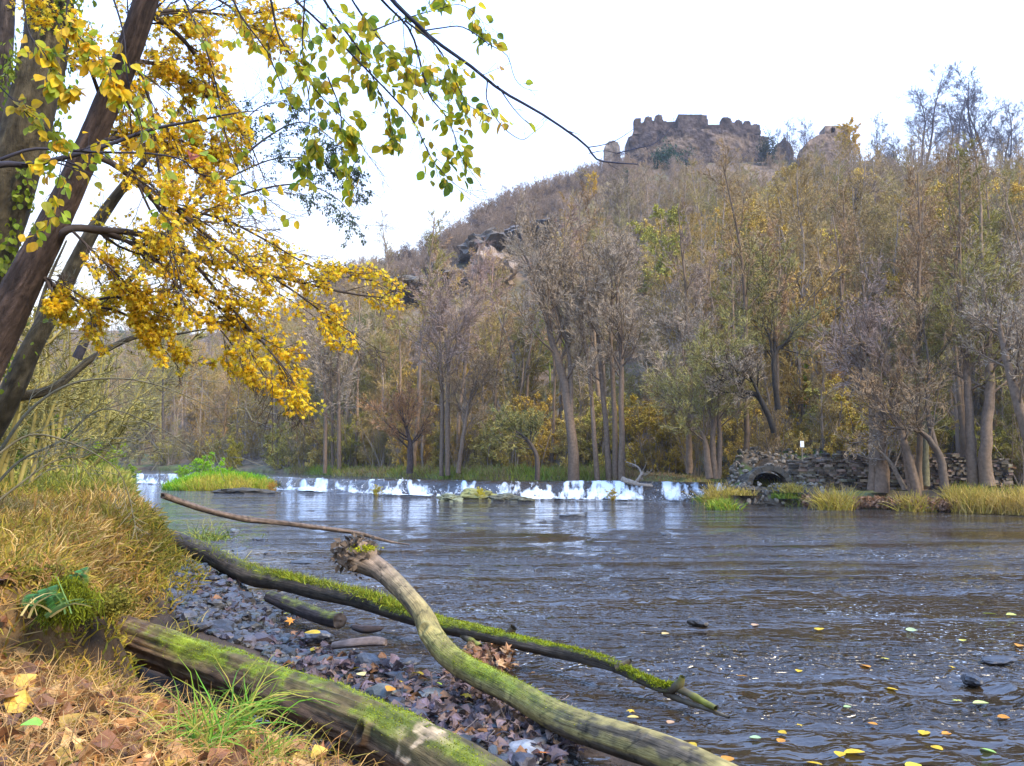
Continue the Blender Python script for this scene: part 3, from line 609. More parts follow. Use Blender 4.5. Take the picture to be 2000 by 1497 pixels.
def drawn_tree(name, paths, depth, label, tint, bark=(.155, .11, .075), n=(16, 8, 8, 5), lf=3.0, trop=.08, ang=45, t0=.35, seed=0, cat='tree', leafn=0, lcol=(.2, .2, .04), leafs=.10, thick=.0085, sides=10):
    """a tree whose stems follow drawn lines (px, row, metres off depth, radius)"""
    g = np.random.default_rng(seed + 500); base = P(paths[0][0][0], paths[0][0][1], depth); rt = empty(name, tuple(base)); tr, cr = MB(), MB(); SP, SR = [], []
    for pth in paths:
        q = np.array([P(a[0], a[1], depth + a[2]) for a in pth]); r = np.array([a[3] for a in pth]); q, r = resample(q, 18, r); q = q - base
        q += 0.10 * r[:, None] * g.normal(size=q.shape); SP.append(q); SR.append(r)
    SP, SR = np.array(SP), np.array(SR); tubes(tr, SP, SR, sides, bark)
    k = max(3, n[0] // len(paths)); A, RA = spawn(SP, SR, k, t0, 1.0, ang, 1, 8, .11, (0, 0, trop), .45, g, lenabs=lf, endbias=.45)
    tubes(tr, A, np.maximum(RA, .012), 4, bark)
    B, RB = spawn(A, RA, n[1], .2, 1, 42, .5, 6, .13, (0, 0, trop), .55, g, endbias=.4); C, RC = spawn(B, RB, n[2], .1, 1, 40, .5, 4, .13, (0, 0, trop), .6, g, endbias=.3); E, RE = spawn(C, RC, n[3], .1, 1, 38, .6, 3, .1, (0, 0, trop), .7, g, endbias=.2)
    tubes(cr, B, np.maximum(RB, .010), 3, np.array(bark) * 1.1); strips(cr, C, np.full(RC.shape, thick * 1.1), g, np.array(tint) * .9); strips(cr, E, np.full(RE.shape, thick * .8), g, tint)
    if leafn:
        pos = E.reshape(-1, 3); pos = pos[g.integers(0, len(pos), leafn)]; scatter(cr, *LS['small'], pos, rotmats(leafn, g), g.uniform(.7, 1.3, leafn) * leafs, np.asarray(lcol) * g.uniform(.7, 1.3, (leafn, 1)), m=1)
    tr.build('trunk', [M['branch']], rt, True); cr.build('crown', [M['branch'], M['leaf']], rt); tag(rt, label, cat); return rt
MARKS = ((560, 'the hanging tip of the maple'), (663, 'the group of slim straight trunks'), (870, 'the pair of straight slim trunks'), (1120, 'the thick trunk leaning left'), (1214, 'the trunk cluster over the weir'), (1346, 'the straight trunk by the pollard cluster'), (1500, 'the culvert'), (1715, 'the stout double trunk'), (1846, 'the crooked trunk by the wall'), (1930, 'the thick trunk ending the wall'))
PLACES = sorted(rng.uniform(570, 2010, 46)); ORD = ('first', 'second', 'third', 'fourth', 'fifth', 'sixth', 'seventh', 'eighth', 'ninth', 'tenth', 'eleventh', 'twelfth'); seen_ = {}
for px in PLACES:
    mk = [m_ for m_ in MARKS if m_[0] <= px][-1][1]; seen_[mk] = seen_.get(mk, -1) + 1; tn = random.choice(('grey', 'brown', 'olive', 'brown', 'purple'))
    far_tree('pole', px, rng.uniform(1.5, 16), rng.uniform(10, 15.5), tj(tn), 'slender bare tree, %s to the right of %s' % (ORD[seen_[mk]], mk), group='slender bare trees on the lower slope', bark=tuple(np.array((.23, .175, .125)) * rng.uniform(.6, 1.25)), name='slender_tree')
gy, br, pu, ol = T_['grey'], T_['brown'], T_['purple'], T_['olive']
drawn_tree('bare_tree', [[(1122, 945, 0, .30), (1117, 860, 0, .24), (1105, 760, .3, .20), (1082, 680, .5, .16), (1062, 600, .6, .12), (1040, 530, .8, .08), (1008, 470, 1, .03)],
                         [(1116, 820, 0, .12), (1112, 700, .5, .10), (1085, 590, 1, .07), (1070, 500, 1.2, .03)]], 39, 'thick trunked tree leaning left over the weir, just right of the middle', gy, n=(30, 9, 9, 5), lf=4.2, seed=1)
drawn_tree('bare_tree', [[(1168, 945, 0, .14), (1160, 850, 0, .11), (1150, 720, .3, .09), (1128, 600, .5, .07), (1098, 545, .6, .03)], [(1190, 945, .2, .17), (1184, 840, .2, .13), (1172, 700, .5, .11), (1160, 600, .6, .08), (1135, 520, .8, .03)],
                         [(1203, 946, .1, .15), (1200, 800, .2, .12), (1192, 660, .5, .10), (1196, 560, .6, .06), (1180, 500, .6, .03)]], 38.6, 'cluster of three leaning trunks right of the thick leaning tree', gy, n=(36, 9, 8, 5), lf=3.6, seed=2)
drawn_tree('bare_tree', [[(1214, 947, 0, .17), (1214, 800, 0, .13), (1213, 680, .2, .11), (1206, 600, .3, .08), (1208, 500, .4, .03)]], 38.2, 'straight single trunk at the right of the trunk cluster', gy, n=(24, 9, 8, 5), lf=3.2, seed=3)
drawn_tree('bare_tree', [[(875, 930, 0, .14), (874, 800, 0, .12), (876, 700, .2, .10), (866, 640, .3, .07), (860, 560, .3, .03)], [(862, 930, .3, .12), (864, 800, .3, .10), (860, 700, .3, .07), (858, 610, .3, .03)]], 43.5, 'pair of straight slim trunks left of the middle', pu, n=(30, 9, 8, 5), lf=3.8, seed=4)
drawn_tree('bare_tree', [[(895, 925, 0, .13), (905, 850, 0, .10), (918, 780, .3, .07), (940, 720, .3, .03)]], 43, 'short trunk leaning right beside the straight pair', br, n=(18, 8, 8, 5), lf=3, seed=5)
drawn_tree('bare_tree', [[(663, 925, 0, .16), (662, 820, 0, .13), (660, 700, .2, .10), (655, 610, .3, .04)], [(634, 925, .2, .15), (636, 820, .2, .12), (632, 720, .3, .08), (640, 640, .3, .03)], [(650, 925, .4, .11), (648, 800, .4, .08), (645, 690, .5, .03)]], 56, 'group of slim straight trunks below the tip of the maple', gy, n=(33, 9, 8, 5), lf=4.2, seed=6, thick=.012)
drawn_tree('bare_tree', [[(1346, 925, 0, .16), (1345, 840, 0, .13), (1342, 760, .2, .10), (1330, 650, .4, .04)]], 37.5, 'straight bare trunk left of the pollard cluster', gy, n=(22, 9, 8, 5), lf=3.8, seed=7)
drawn_tree('bare_tree', [[(1385, 936, 0, .17), (1380, 880, 0, .14), (1372, 850, 0, .08), (1350, 815, 0, .05), (1346, 800, 0, .03)], [(1396, 936, .1, .16), (1392, 860, .1, .12), (1396, 800, .2, .08), (1380, 720, .2, .03)], [(1404, 934, .2, .14), (1406, 850, .2, .10), (1402, 780, .2, .06), (1420, 700, .2, .03)]], 35, 'pollard like cluster of upright stems left of the culvert', ol, n=(33, 9, 9, 5), lf=3.6, seed=8)
drawn_tree('bare_tree', [[(1512, 845, 0, .13), (1500, 812, 0, .12), (1478, 772, .1, .11), (1452, 765, .1, .09), (1440, 745, .1, .05), (1400, 730, .1, .02)], [(1490, 792, 0, .08), (1470, 745, 0, .06), (1455, 730, 0, .03)]], 34, 'short black trunk bending left above the culvert', gy, bark=(.03, .025, .02), n=(20, 9, 8, 5), lf=2.2, seed=9)
drawn_tree('bare_tree', [[(1520, 800, 0, .14), (1512, 730, 0, .12), (1515, 690, 0, .10), (1540, 665, 0, .07), (1560, 630, 0, .03)], [(1512, 720, 0, .08), (1500, 650, 0, .06), (1465, 620, 0, .03)], [(1514, 690, 0, .07), (1510, 600, 0, .05), (1500, 520, 0, .02)]], 37, 'dark forked tree behind the black bent trunk', ol, bark=(.05, .04, .03), n=(30, 9, 8, 5), lf=2.8, seed=10)
drawn_tree('bare_tree', [[(1722, 962, 0, .27), (1720, 880, 0, .24), (1716, 780, .2, .20), (1705, 700, .4, .15), (1690, 600, .6, .08)], [(1706, 958, .2, .20), (1706, 860, .2, .15), (1700, 760, .3, .10), (1672, 690, .4, .04)]], 29.8, 'stout double trunk in front of the stone wall', pu, n=(21, 8, 8, 4), lf=3.6, seed=11, t0=.45, thick=.0075)
drawn_tree('bare_tree', [[(1790, 968, 0, .17), (1778, 900, 0, .14), (1766, 860, .1, .11), (1750, 790, .3, .08), (1760, 700, .3, .03)], [(1782, 966, .2, .13), (1768, 890, .2, .10), (1752, 830, .2, .07), (1730, 760, .2, .03)]], 28.8, 'two thin trunks leaning left before the wall, right of the stout double trunk', br, n=(18, 8, 8, 4), lf=3, seed=12, t0=.45, thick=.0075)
drawn_tree('bare_tree', [[(1846, 962, 0, .16), (1838, 900, 0, .13), (1822, 868, 0, .11), (1795, 842, 0, .08), (1765, 838, 0, .06), (1735, 835, 0, .03)], [(1826, 872, 0, .10), (1812, 800, .2, .08), (1815, 720, .3, .05), (1800, 620, .4, .02)]], 28.4, 'crooked trunk with a limb reaching left across the wall', br, bark=(.11, .085, .065), n=(18, 8, 8, 4), lf=3, seed=13, t0=.45, thick=.0075)
drawn_tree('bare_tree', [[(1808, 950, 0, .15), (1806, 860, 0, .12), (1800, 760, .2, .10), (1806, 660, .3, .04)]], 30.2, 'slim upright trunk touching the wall between the leaning trunks', ol, bark=(.16, .15, .09), n=(22, 9, 8, 5), lf=3, seed=14)
drawn_tree('bare_tree', [[(1930, 950, 0, .24), (1926, 860, 0, .19), (1934, 760, .2, .16), (1930, 660, .4, .12), (1944, 540, .6, .05)]], 28, 'thick upright trunk at the right end of the stone wall', gy, n=(19, 8, 8, 4), lf=3.8, seed=15, t0=.45, thick=.0075)
drawn_tree('bare_tree', [[(1900, 952, 0, .20), (1896, 860, 0, .16), (1890, 760, .2, .13), (1884, 660, .3, .07), (1870, 560, .4, .03)]], 28.4, 'upright trunk just left of the thick one at the end of the wall', ol, n=(18, 8, 8, 4), lf=3.4, seed=16, t0=.45, thick=.0075, leafn=3000, lcol=(.3, .24, .04), leafs=.05)
drawn_tree('bare_tree', [[(2040, 930, 0, .2), (2010, 860, 0, .17), (1988, 790, 0, .15), (1965, 700, .2, .11), (1950, 620, .4, .05)]], 25.5, 'trunk leaning in from the right edge above the yellow grass', gy, n=(18, 8, 8, 4), lf=3, seed=17, t0=.45, thick=.0075)
drawn_tree('bare_tree', [[(1262, 935, 0, .10), (1264, 850, 0, .08), (1280, 790, 0, .03)], [(1050, 938, 0, .13), (1048, 890, 0, .11), (1030, 860, 0, .07), (1005, 840, 0, .03)]][1:], 38.5, 'low dark stump with a bent bough left of the thick leaning tree', ol, bark=(.07, .055, .045), n=(16, 9, 9, 5), lf=2.4, seed=18, leafn=1800, lcol=(.16, .17, .05))
drawn_tree('bare_tree', [[(800, 925, 0, .2), (802, 880, 0, .16), (795, 840, 0, .08), (780, 800, 0, .03)]], 45.5, 'low stump like trunk with reddish twigs left of the straight pair', T_['rust'], bark=(.08, .055, .045), n=(18, 9, 9, 5), lf=3.2, seed=19)
drawn_tree('bare_tree', [[(320, 908, 0, .28), (310, 880, 0, .2), (285, 855, 0, .1), (265, 830, 0, .03)], [(318, 900, 0, .2), (318, 800, 0, .15), (318, 720, 0, .08), (320, 660, 0, .03)]], 99, 'dark trunk on the far bank directly behind the left end of the weir', ol, bark=(.07, .055, .045), n=(30, 9, 9, 5), lf=8, seed=20, thick=.018)
drawn_tree('bare_tree', [[(1622, 958, 0, .06), (1612, 905, 0, .05), (1590, 880, 0, .03)], [(1766, 955, .1, .09), (1740, 905, .1, .07), (1706, 870, .1, .03)]][1:], 29.2, 'thin forked sapling crossing in front of the wall', T_['pale'], bark=(.2, .16, .12), n=(8, 5, 5, 3), lf=1.6, seed=21)

# ------------------------------------------------------------------ rocks on the hill, castle, wall, culvert
def blob_rock(name, c, size, label, col, seed, cat='rock', rough=0.35, mat_='rock', rot=0.0, freq=1.2, group=None, parent=None, lev=None, strata=0.0):
    g = np.random.default_rng(seed); v, f = lev or ICO3; n = v + 31.7 * seed
    r = 1 + rough * fbm(n, freq, 5, .55); q = v * r[:, None]
    q[:, 2] += strata * np.round(q @ np.array((.5, .2, .9)) * 5) / 5
    q = q * np.asarray(size); cc = np.asarray(col) * (1 + .35 * fbm(n, 3, 3))[:, None]; ct, s_ = math.cos(rot), math.sin(rot); q = np.stack((q[:, 0] * ct - q[:, 1] * s_, q[:, 0] * s_ + q[:, 1] * ct, q[:, 2]), -1)
    mb = MB(); mb.add(q, f, cc); o = mb.build(name, M[mat_], parent, False); o.location = tuple(c)
    if label: tag(o, label, cat, group)
    return o
def slope_rock(px, row, wpx, hpx, label, col, seed, **k):
    x, y, z = base_at_row(px, row); s = y / F; return blob_rock('rock_outcrop', (x, y - 1.0, z + .5), (wpx * s / 2, 5.0, hpx * s / 2), label, col, seed, 'rock outcrop', .55, freq=1.5, **k)
slope_rock(962, 552, 92, 84, 'pale sunlit rock face high on the left slope', (.21, .155, .11), 3)
slope_rock(950, 505, 100, 62, 'dark jagged rock above the pale rock face', (.10, .08, .06), 4)
slope_rock(878, 566, 110, 60, 'dark broken crag left of the pale rock face', (.10, .08, .058), 5)
slope_rock(818, 590, 90, 54, 'dark crag lowest on the ridge at the left', (.10, .082, .058), 6)
slope_rock(1240, 575, 60, 36, 'dark outcrop in the middle of the slope under yellow shrubs', (.08, .07, .06), 7)
slope_rock(662, 556, 70, 34, 'distant dark rock on the far ridge behind the maple twigs', (.10, .095, .10), 8)
slope_rock(1040, 465, 90, 30, 'grey rock band near the top of the left slope', (.10, .09, .085), 9)
slope_rock(1075, 530, 50, 26, 'small brown rock right of the pale rock face', (.17, .13, .10), 10)

def mask_wall(name, outline, depth, cell, thick, parent, colfn, holes=(), bow=0.0, disp=.06, seed=0):
    """masonry with a ragged outline: outline in (px,row) at this depth, built with real thickness"""
    pts = [P(a, b, depth) for a, b in outline]; poly = np.array([(q[0], q[2]) for q in pts]); x0, z0 = poly.min(0); x1, z1 = poly.max(0)
    nx = int((x1 - x0) / cell) + 2; nz_ = int((z1 - z0) / cell) + 2; X, Zc = np.meshgrid(x0 + (np.arange(nx) + .5) * cell, z0 + (np.arange(nz_) + .5) * cell)
    def inside(poly, X, Zc):
        r = np.zeros(X.shape, bool); j = len(poly) - 1
        for i in range(len(poly)):
            xi, zi = poly[i]; xj, zj = poly[j]; c = ((zi > Zc) != (zj > Zc)) & (X < (xj - xi) * (Zc - zi) / (zj - zi + 1e-12) + xi); r ^= c; j = i
        return r
    m = inside(poly, X, Zc)
    for h in holes:
        hp = np.array([(P(a, b, depth)[0], P(a, b, depth)[2]) for a, b in h]); m &= ~inside(hp, X, Zc)
    VX, VZ = np.meshgrid(x0 + np.arange(nx + 1) * cell, z0 + np.arange(nz_ + 1) * cell); cxm = (x0 + x1) / 2; hw = (x1 - x0) / 2
    def layer(off, s):
        y = depth + off + bow * ((VX - cxm) / hw) ** 2; q = v3(VX, y, VZ); dn = fbm(q + s, .7, 5); q[..., 1] -= disp * 3 * dn; q[..., 0] += disp * fbm(q + 9, 1.5, 2); q[..., 2] += disp * .7 * fbm(q + 19, 1.8, 2); return q
    A, B = layer(0, seed), layer(thick, seed + 5); n = (nx + 1) * (nz_ + 1); id_ = np.arange(n).reshape(nz_ + 1, nx + 1)
    jj, ii = np.nonzero(m); q = [id_[jj, ii], id_[jj, ii + 1], id_[jj + 1, ii + 1], id_[jj + 1, ii]]; fs = [np.stack(q, -1), np.stack(q[::-1], -1) + n]
    mp_ = np.pad(m, 1)
    for dj, di, a, b in ((0, -1, 3, 0), (0, 1, 1, 2), (-1, 0, 0, 1), (1, 0, 2, 3)):
        e = ~mp_[jj + 1 + dj, ii + 1 + di]; fs.append(np.stack((q[b][e], q[a][e], q[a][e] + n, q[b][e] + n), -1))
    V = np.concatenate((A.reshape(-1, 3), B.reshape(-1, 3))); c = colfn(V); mb = MB(); mb.add(V, np.concatenate(fs), c); return mb.build(name, M['castle'], parent)
def ruincol(base, pale, zc, seed, amt=.5):
    def fn(V):
        k = sstep(.05, .35, fbm(V + seed, .35, 4) + .5 * np.exp(-((V[:, 2] - zc) / 1.6) ** 2) - .25) * amt; c = np.asarray(base) * (1 + .45 * fbm(V, 2.2, 3))[:, None]
        return np.clip(c * (1 - k[:, None]) + np.asarray(pale) * k[:, None], .01, 1)
    return fn
CD = 163.0; cb = P(1370, 330, CD); castle = empty('castle_ruin', tuple(cb)); tag(castle, 'long ruined castle wall with broken merlons crowning the hill', 'castle')
pale = (.22, .16, .11); dk = (.066, .05, .046)
def reparent(o, rt):
    o.data.transform(__import__('mathutils').Matrix.Translation(-Vector(rt.location))); o.parent = rt
lower = [(1229, 350), (1229, 262), (1240, 256), (1290, 252), (1325, 250), (1384, 252), (1420, 254), (1486, 258), (1507, 262), (1509, 350)]
def topw(o, th, off, nm, lb=None):
    w_ = mask_wall(nm, o, CD + off, .16, th, None, ruincol(dk, (.17, .13, .11), 0, 3, .3), seed=len(o)); reparent(w_, castle)
    return w_
w_ = mask_wall('curtain_wall', lower, CD, .17, 5.0, None, ruincol(dk, pale, P(1300, 292, CD)[2], 8, .5), bow=2.0, seed=2, disp=.09); reparent(w_, castle)
topw([(1236, 262), (1239, 252), (1238, 234), (1243, 231), (1251, 231), (1253, 241), (1259, 238), (1260, 230), (1266, 227), (1273, 229), (1275, 237), (1279, 237), (1280, 228), (1286, 224), (1293, 226), (1296, 237), (1325, 238), (1325, 262)], 1.6, 1.6, 'broken_battlement')
topw([(1324, 262), (1325, 223.5), (1381, 224.5), (1384, 262)], 3.2, .8, 'tower_block')
topw([(1383, 262), (1383, 244), (1408, 244), (1410, 231), (1418, 229), (1427, 232), (1430, 239), (1434, 240), (1437, 236), (1444, 234), (1449, 238), (1451, 243), (1454, 242), (1455, 237), (1461, 236), (1466, 239), (1468, 246), (1471, 243), (1477, 242), (1484, 245), (1486, 262)], 1.6, 1.4, 'broken_battlement')
def ruin(outl, d, th, label, col, holes=(), cell=.15, am=.3, nm='ruined_wall'):
    c = P(np.mean([a for a, b in outl]), max(b for a, b in outl), d); rt = empty(nm, tuple(c)); tag(rt, label, 'ruin'); w_ = mask_wall('masonry', outl, d, cell, th, None, ruincol(col, pale, c[2] + 3, 4, am), holes=holes, seed=int(outl[0][0]) % 37); reparent(w_, rt); return rt
ruin([(1180, 345), (1180.5, 290), (1184, 281), (1190, 276), (1198, 275), (1205, 278), (1210, 284), (1212, 300), (1213, 345)], 160, 2.2, 'rounded stump of a castle tower standing left of the main wall', (.15, .125, .105), am=.6)
ruin([(1509, 335), (1512, 292), (1518, 281), (1527, 278), (1530, 270), (1534, 268), (1537, 276), (1545, 281), (1550, 294), (1553, 335)], 165, 1.8, 'jagged stub of wall right of the main castle wall', (.12, .10, .09))
ruin([(1565, 345), (1568, 292), (1580, 275), (1598, 264), (1611, 262), (1612, 246), (1635, 246), (1661, 247), (1663, 345)], 158, 3.2, 'small ruined house with one window opening on the skyline', (.17, .125, .095), holes=[[(1622, 260), (1622, 252), (1626, 249), (1630, 252), (1630, 260)]], am=.35, nm='ruined_house')

# stone retaining wall: coursed rubble, each stone its own block in one mesh
def rubble_wall():
    mb = MB(); g = np.random.default_rng(5); top = [(1560, 905), (1600, 893), (1640, 889), (1700, 892), (1760, 888), (1830, 890), (1900, 893), (1950, 900)]
    path = np.array([(1548, 32.2), (1640, 31.6), (1740, 31.0), (1850, 30.2), (1960, 29.4)]); cube = np.array([(x, y, z) for x in (-.5, .5) for y in (-.5, .5) for z in (-.5, .5)]); cf = np.array([(0, 1, 3, 2), (4, 6, 7, 5), (0, 4, 5, 1), (2, 3, 7, 6), (0, 2, 6, 4), (1, 5, 7, 3)])
    z = .15; pos, sc, rot = [], [], []
    while z < 2.0:
        h = g.uniform(.045, .11); px = 1548.0
        while px < 1962:
            wd = g.uniform(.09, .36); y = np.interp(px, path[:, 0], path[:, 1]); t = P(px, np.interp(px, [a for a, b in top], [b for a, b in top]), y)[2] + .08 * math.sin(px * .2)
            if z < t: pos.append(((px - CX) / F / ca * y, y + g.uniform(-.08, .08) + .12 * z, z + h / 2)); sc.append((wd * .97, .4, h * .93)); rot.append(g.normal(0, .03, 3))
            px += wd / y * F
        z += h
    n = len(pos); pos, sc, rot = map(np.array, (pos, sc, rot)); v = cube[None] * sc[:, None] * (1 + g.normal(0, .05, (n, 8, 3))); v[..., 2] += v[..., 0] * rot[:, :1]; v += pos[:, None]
    c = np.array((.135, .105, .075)) * g.uniform(.3, 1.8, (n, 1)) * (1 + g.normal(0, .05, (n, 3)))
    mb.add(v.reshape(-1, 3), (cf[None] + (np.arange(n) * 8)[:, None, None]).reshape(-1, 4), np.repeat(c, 8, 0))
    return mb
tag(rubble_wall().build('stone_wall', M['rock']), 'dry stone retaining wall on the right bank behind the trunks', 'stone wall')
# back-fill terrace behind the wall
pxs = np.linspace(1540, 1975, 60); rw = np.linspace(0, 1, 10); PX, VV = np.meshgrid(pxs, rw); yb = np.interp(PX, (1548, 1640, 1740, 1850, 1960), (32.2, 31.6, 31.0, 30.2, 29.4))
Y = yb + .3 + VV * 6; p = v3((PX - CX) / F / ca * Y, Y, 1.72 + .05 * VV); p[..., 2] = np.maximum(p[..., 2] - .5 * (1 - sstep(1540, 1575, PX)), 0) + .12 * fbm(p, 1.3, 3); p[0, :, 2] -= .35
mb = MB(); mb.add(p, gridfaces(*PX.shape), (.17, .10, .055)); tag(mb.build('terrace_ground', M['ground'], smooth=True), kind='structure')
# stony embankment round the culvert
cc = G(1492, 942, .12); CYd = 31.9
def emb_z(x, y):
    px = CX + x / y * F * ca; e = sstep(1385, 1450, px) * (1 - sstep(1590, 1680, px)); return -.35 + e * (1.03 * sstep(29.9, 31.5, y) + 1.5 * sstep(32.4, 36.8, y))
xs = np.linspace(8.0, 15.5, 150); ysl = np.linspace(29.5, 38.5, 130); X, Y = np.meshgrid(xs, ysl); Zz = emb_z(X, Y); p = v3(X, Y, Zz); p[..., 2] += .14 * fbm(p, 1.6, 4)
ux = (1492 - CX) / F / ca * CYd; hole = (np.abs(X - ux) < .66) & (Y < 34.5) & (Y > 31.7)
p[..., 2] = np.where(hole, np.minimum(p[..., 2], .66), p[..., 2])
c = np.array((.085, .065, .045)) * (1 + .4 * fbm(p, 2, 3)[..., None]) + sstep(0, .4, fbm(p, .8, 3))[..., None] * np.array((-.02, .03, -.02)); mb = MB(); mb.add(p, gridfaces(*X.shape), np.clip(c, .01, 1).reshape(-1, 3)); tag(mb.build('embankment_ground', M['ground'], smooth=True), kind='structure')
g = rng; n = 900; X = g.uniform(8.6, 15.3, n); Y = g.uniform(30.2, 37.5, n); Zz = emb_z(X, Y); k = (Zz > 0) & ~((np.abs(X - ux) < .95) & (Y < 33.2) & (Y > 31.55)); X, Y, Zz = X[k], Y[k], Zz[k]; n = len(X)
mb = MB(); s = g.uniform(.04, .15, n)[:, None] * g.uniform(.6, 1.2, (n, 3)) * (1, 1, .6); scatter(mb, *ICO1, v3(X, Y, Zz + .1), rotmats(n), s, np.array((.19, .16, .12)) * g.uniform(.4, 1.35, (n, 1)))
tag(mb.build('rubble', M['rock']), 'loose stones strewn over the embankment around the culvert', 'rubble', kind='stuff')
cul = empty('culvert', (ux, 31.55, .72)); tag(cul, 'low arched stone culvert opening at the waterline of the right bank', 'culvert')
mb = MB(); th = np.linspace(math.pi, 0, 22); k = 0
for a0, a1 in zip(th[:-1], th[1:]):   # voussoirs
    a1 = a0 + (a1 - a0) * .93; r1, r2 = (.68), .88 + .04 * random.random(); y0 = -.04 * random.random()
    v = [(r * math.cos(a), y, r * math.sin(a) * .86) for y in (y0, .5) for a, r in ((a0, r1), (a1, r1), (a1, r2), (a0, r2))]
    mb.add(v, [(0, 1, 2, 3), (4, 7, 6, 5), (0, 4, 5, 1), (1, 5, 6, 2), (2, 6, 7, 3), (3, 7, 4, 0)], np.array((.085, .07, .05)) * random.uniform(.6, 1.5))
mb.build('arch_ring', M['rock'], cul)
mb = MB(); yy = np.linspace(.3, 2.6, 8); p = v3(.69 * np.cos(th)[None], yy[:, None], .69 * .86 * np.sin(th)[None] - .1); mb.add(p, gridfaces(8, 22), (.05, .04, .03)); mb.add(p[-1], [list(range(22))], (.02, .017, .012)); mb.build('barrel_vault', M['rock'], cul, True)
# small white sign, pale clearing
sp_ = P(1566, 868, 34.6); st = empty('white_sign', (sp_[0], sp_[1], sp_[2] - .75)); tag(st, 'small blank white marker on a post above the culvert', 'sign')
def boxv(x, y, z): return np.array([(a * x / 2, b * y / 2, c * z / 2) for a in (-1, 1) for b in (-1, 1) for c in (-1, 1)])
BF = np.array([(0, 1, 3, 2), (4, 6, 7, 5), (0, 4, 5, 1), (2, 3, 7, 6), (0, 2, 6, 4), (1, 5, 7, 3)])
def boxobj(nm, size, m, par, loc, c=(1, 1, 1), bev=.01, rot=(0, 0, 0)):
    mb = MB(); mb.add(boxv(*size), BF, c); o = mb.build(nm, m, par); o.location = loc; o.rotation_euler = rot
    if bev: b = o.modifiers.new('b', 'BEVEL'); b.width = bev; b.segments = 2
    return o
boxobj('plate', (.17, .02, .27), M['paint'], st, (0, -.035, .75), (.85, .87, .88)); boxobj('post', (.05, .05, 1.0), M['branch'], st, (0, 0, .35), (.2, .17, .13))
x, y, z = P(1258, 884, 43.5)
blob_rock('sandstone_rock', (x, y, z - .1), (1.3, .8, .95), 'pale sandy rock face behind the trees above the right part of the weir', (.34, .27, .21), 22, 'rock', .5)

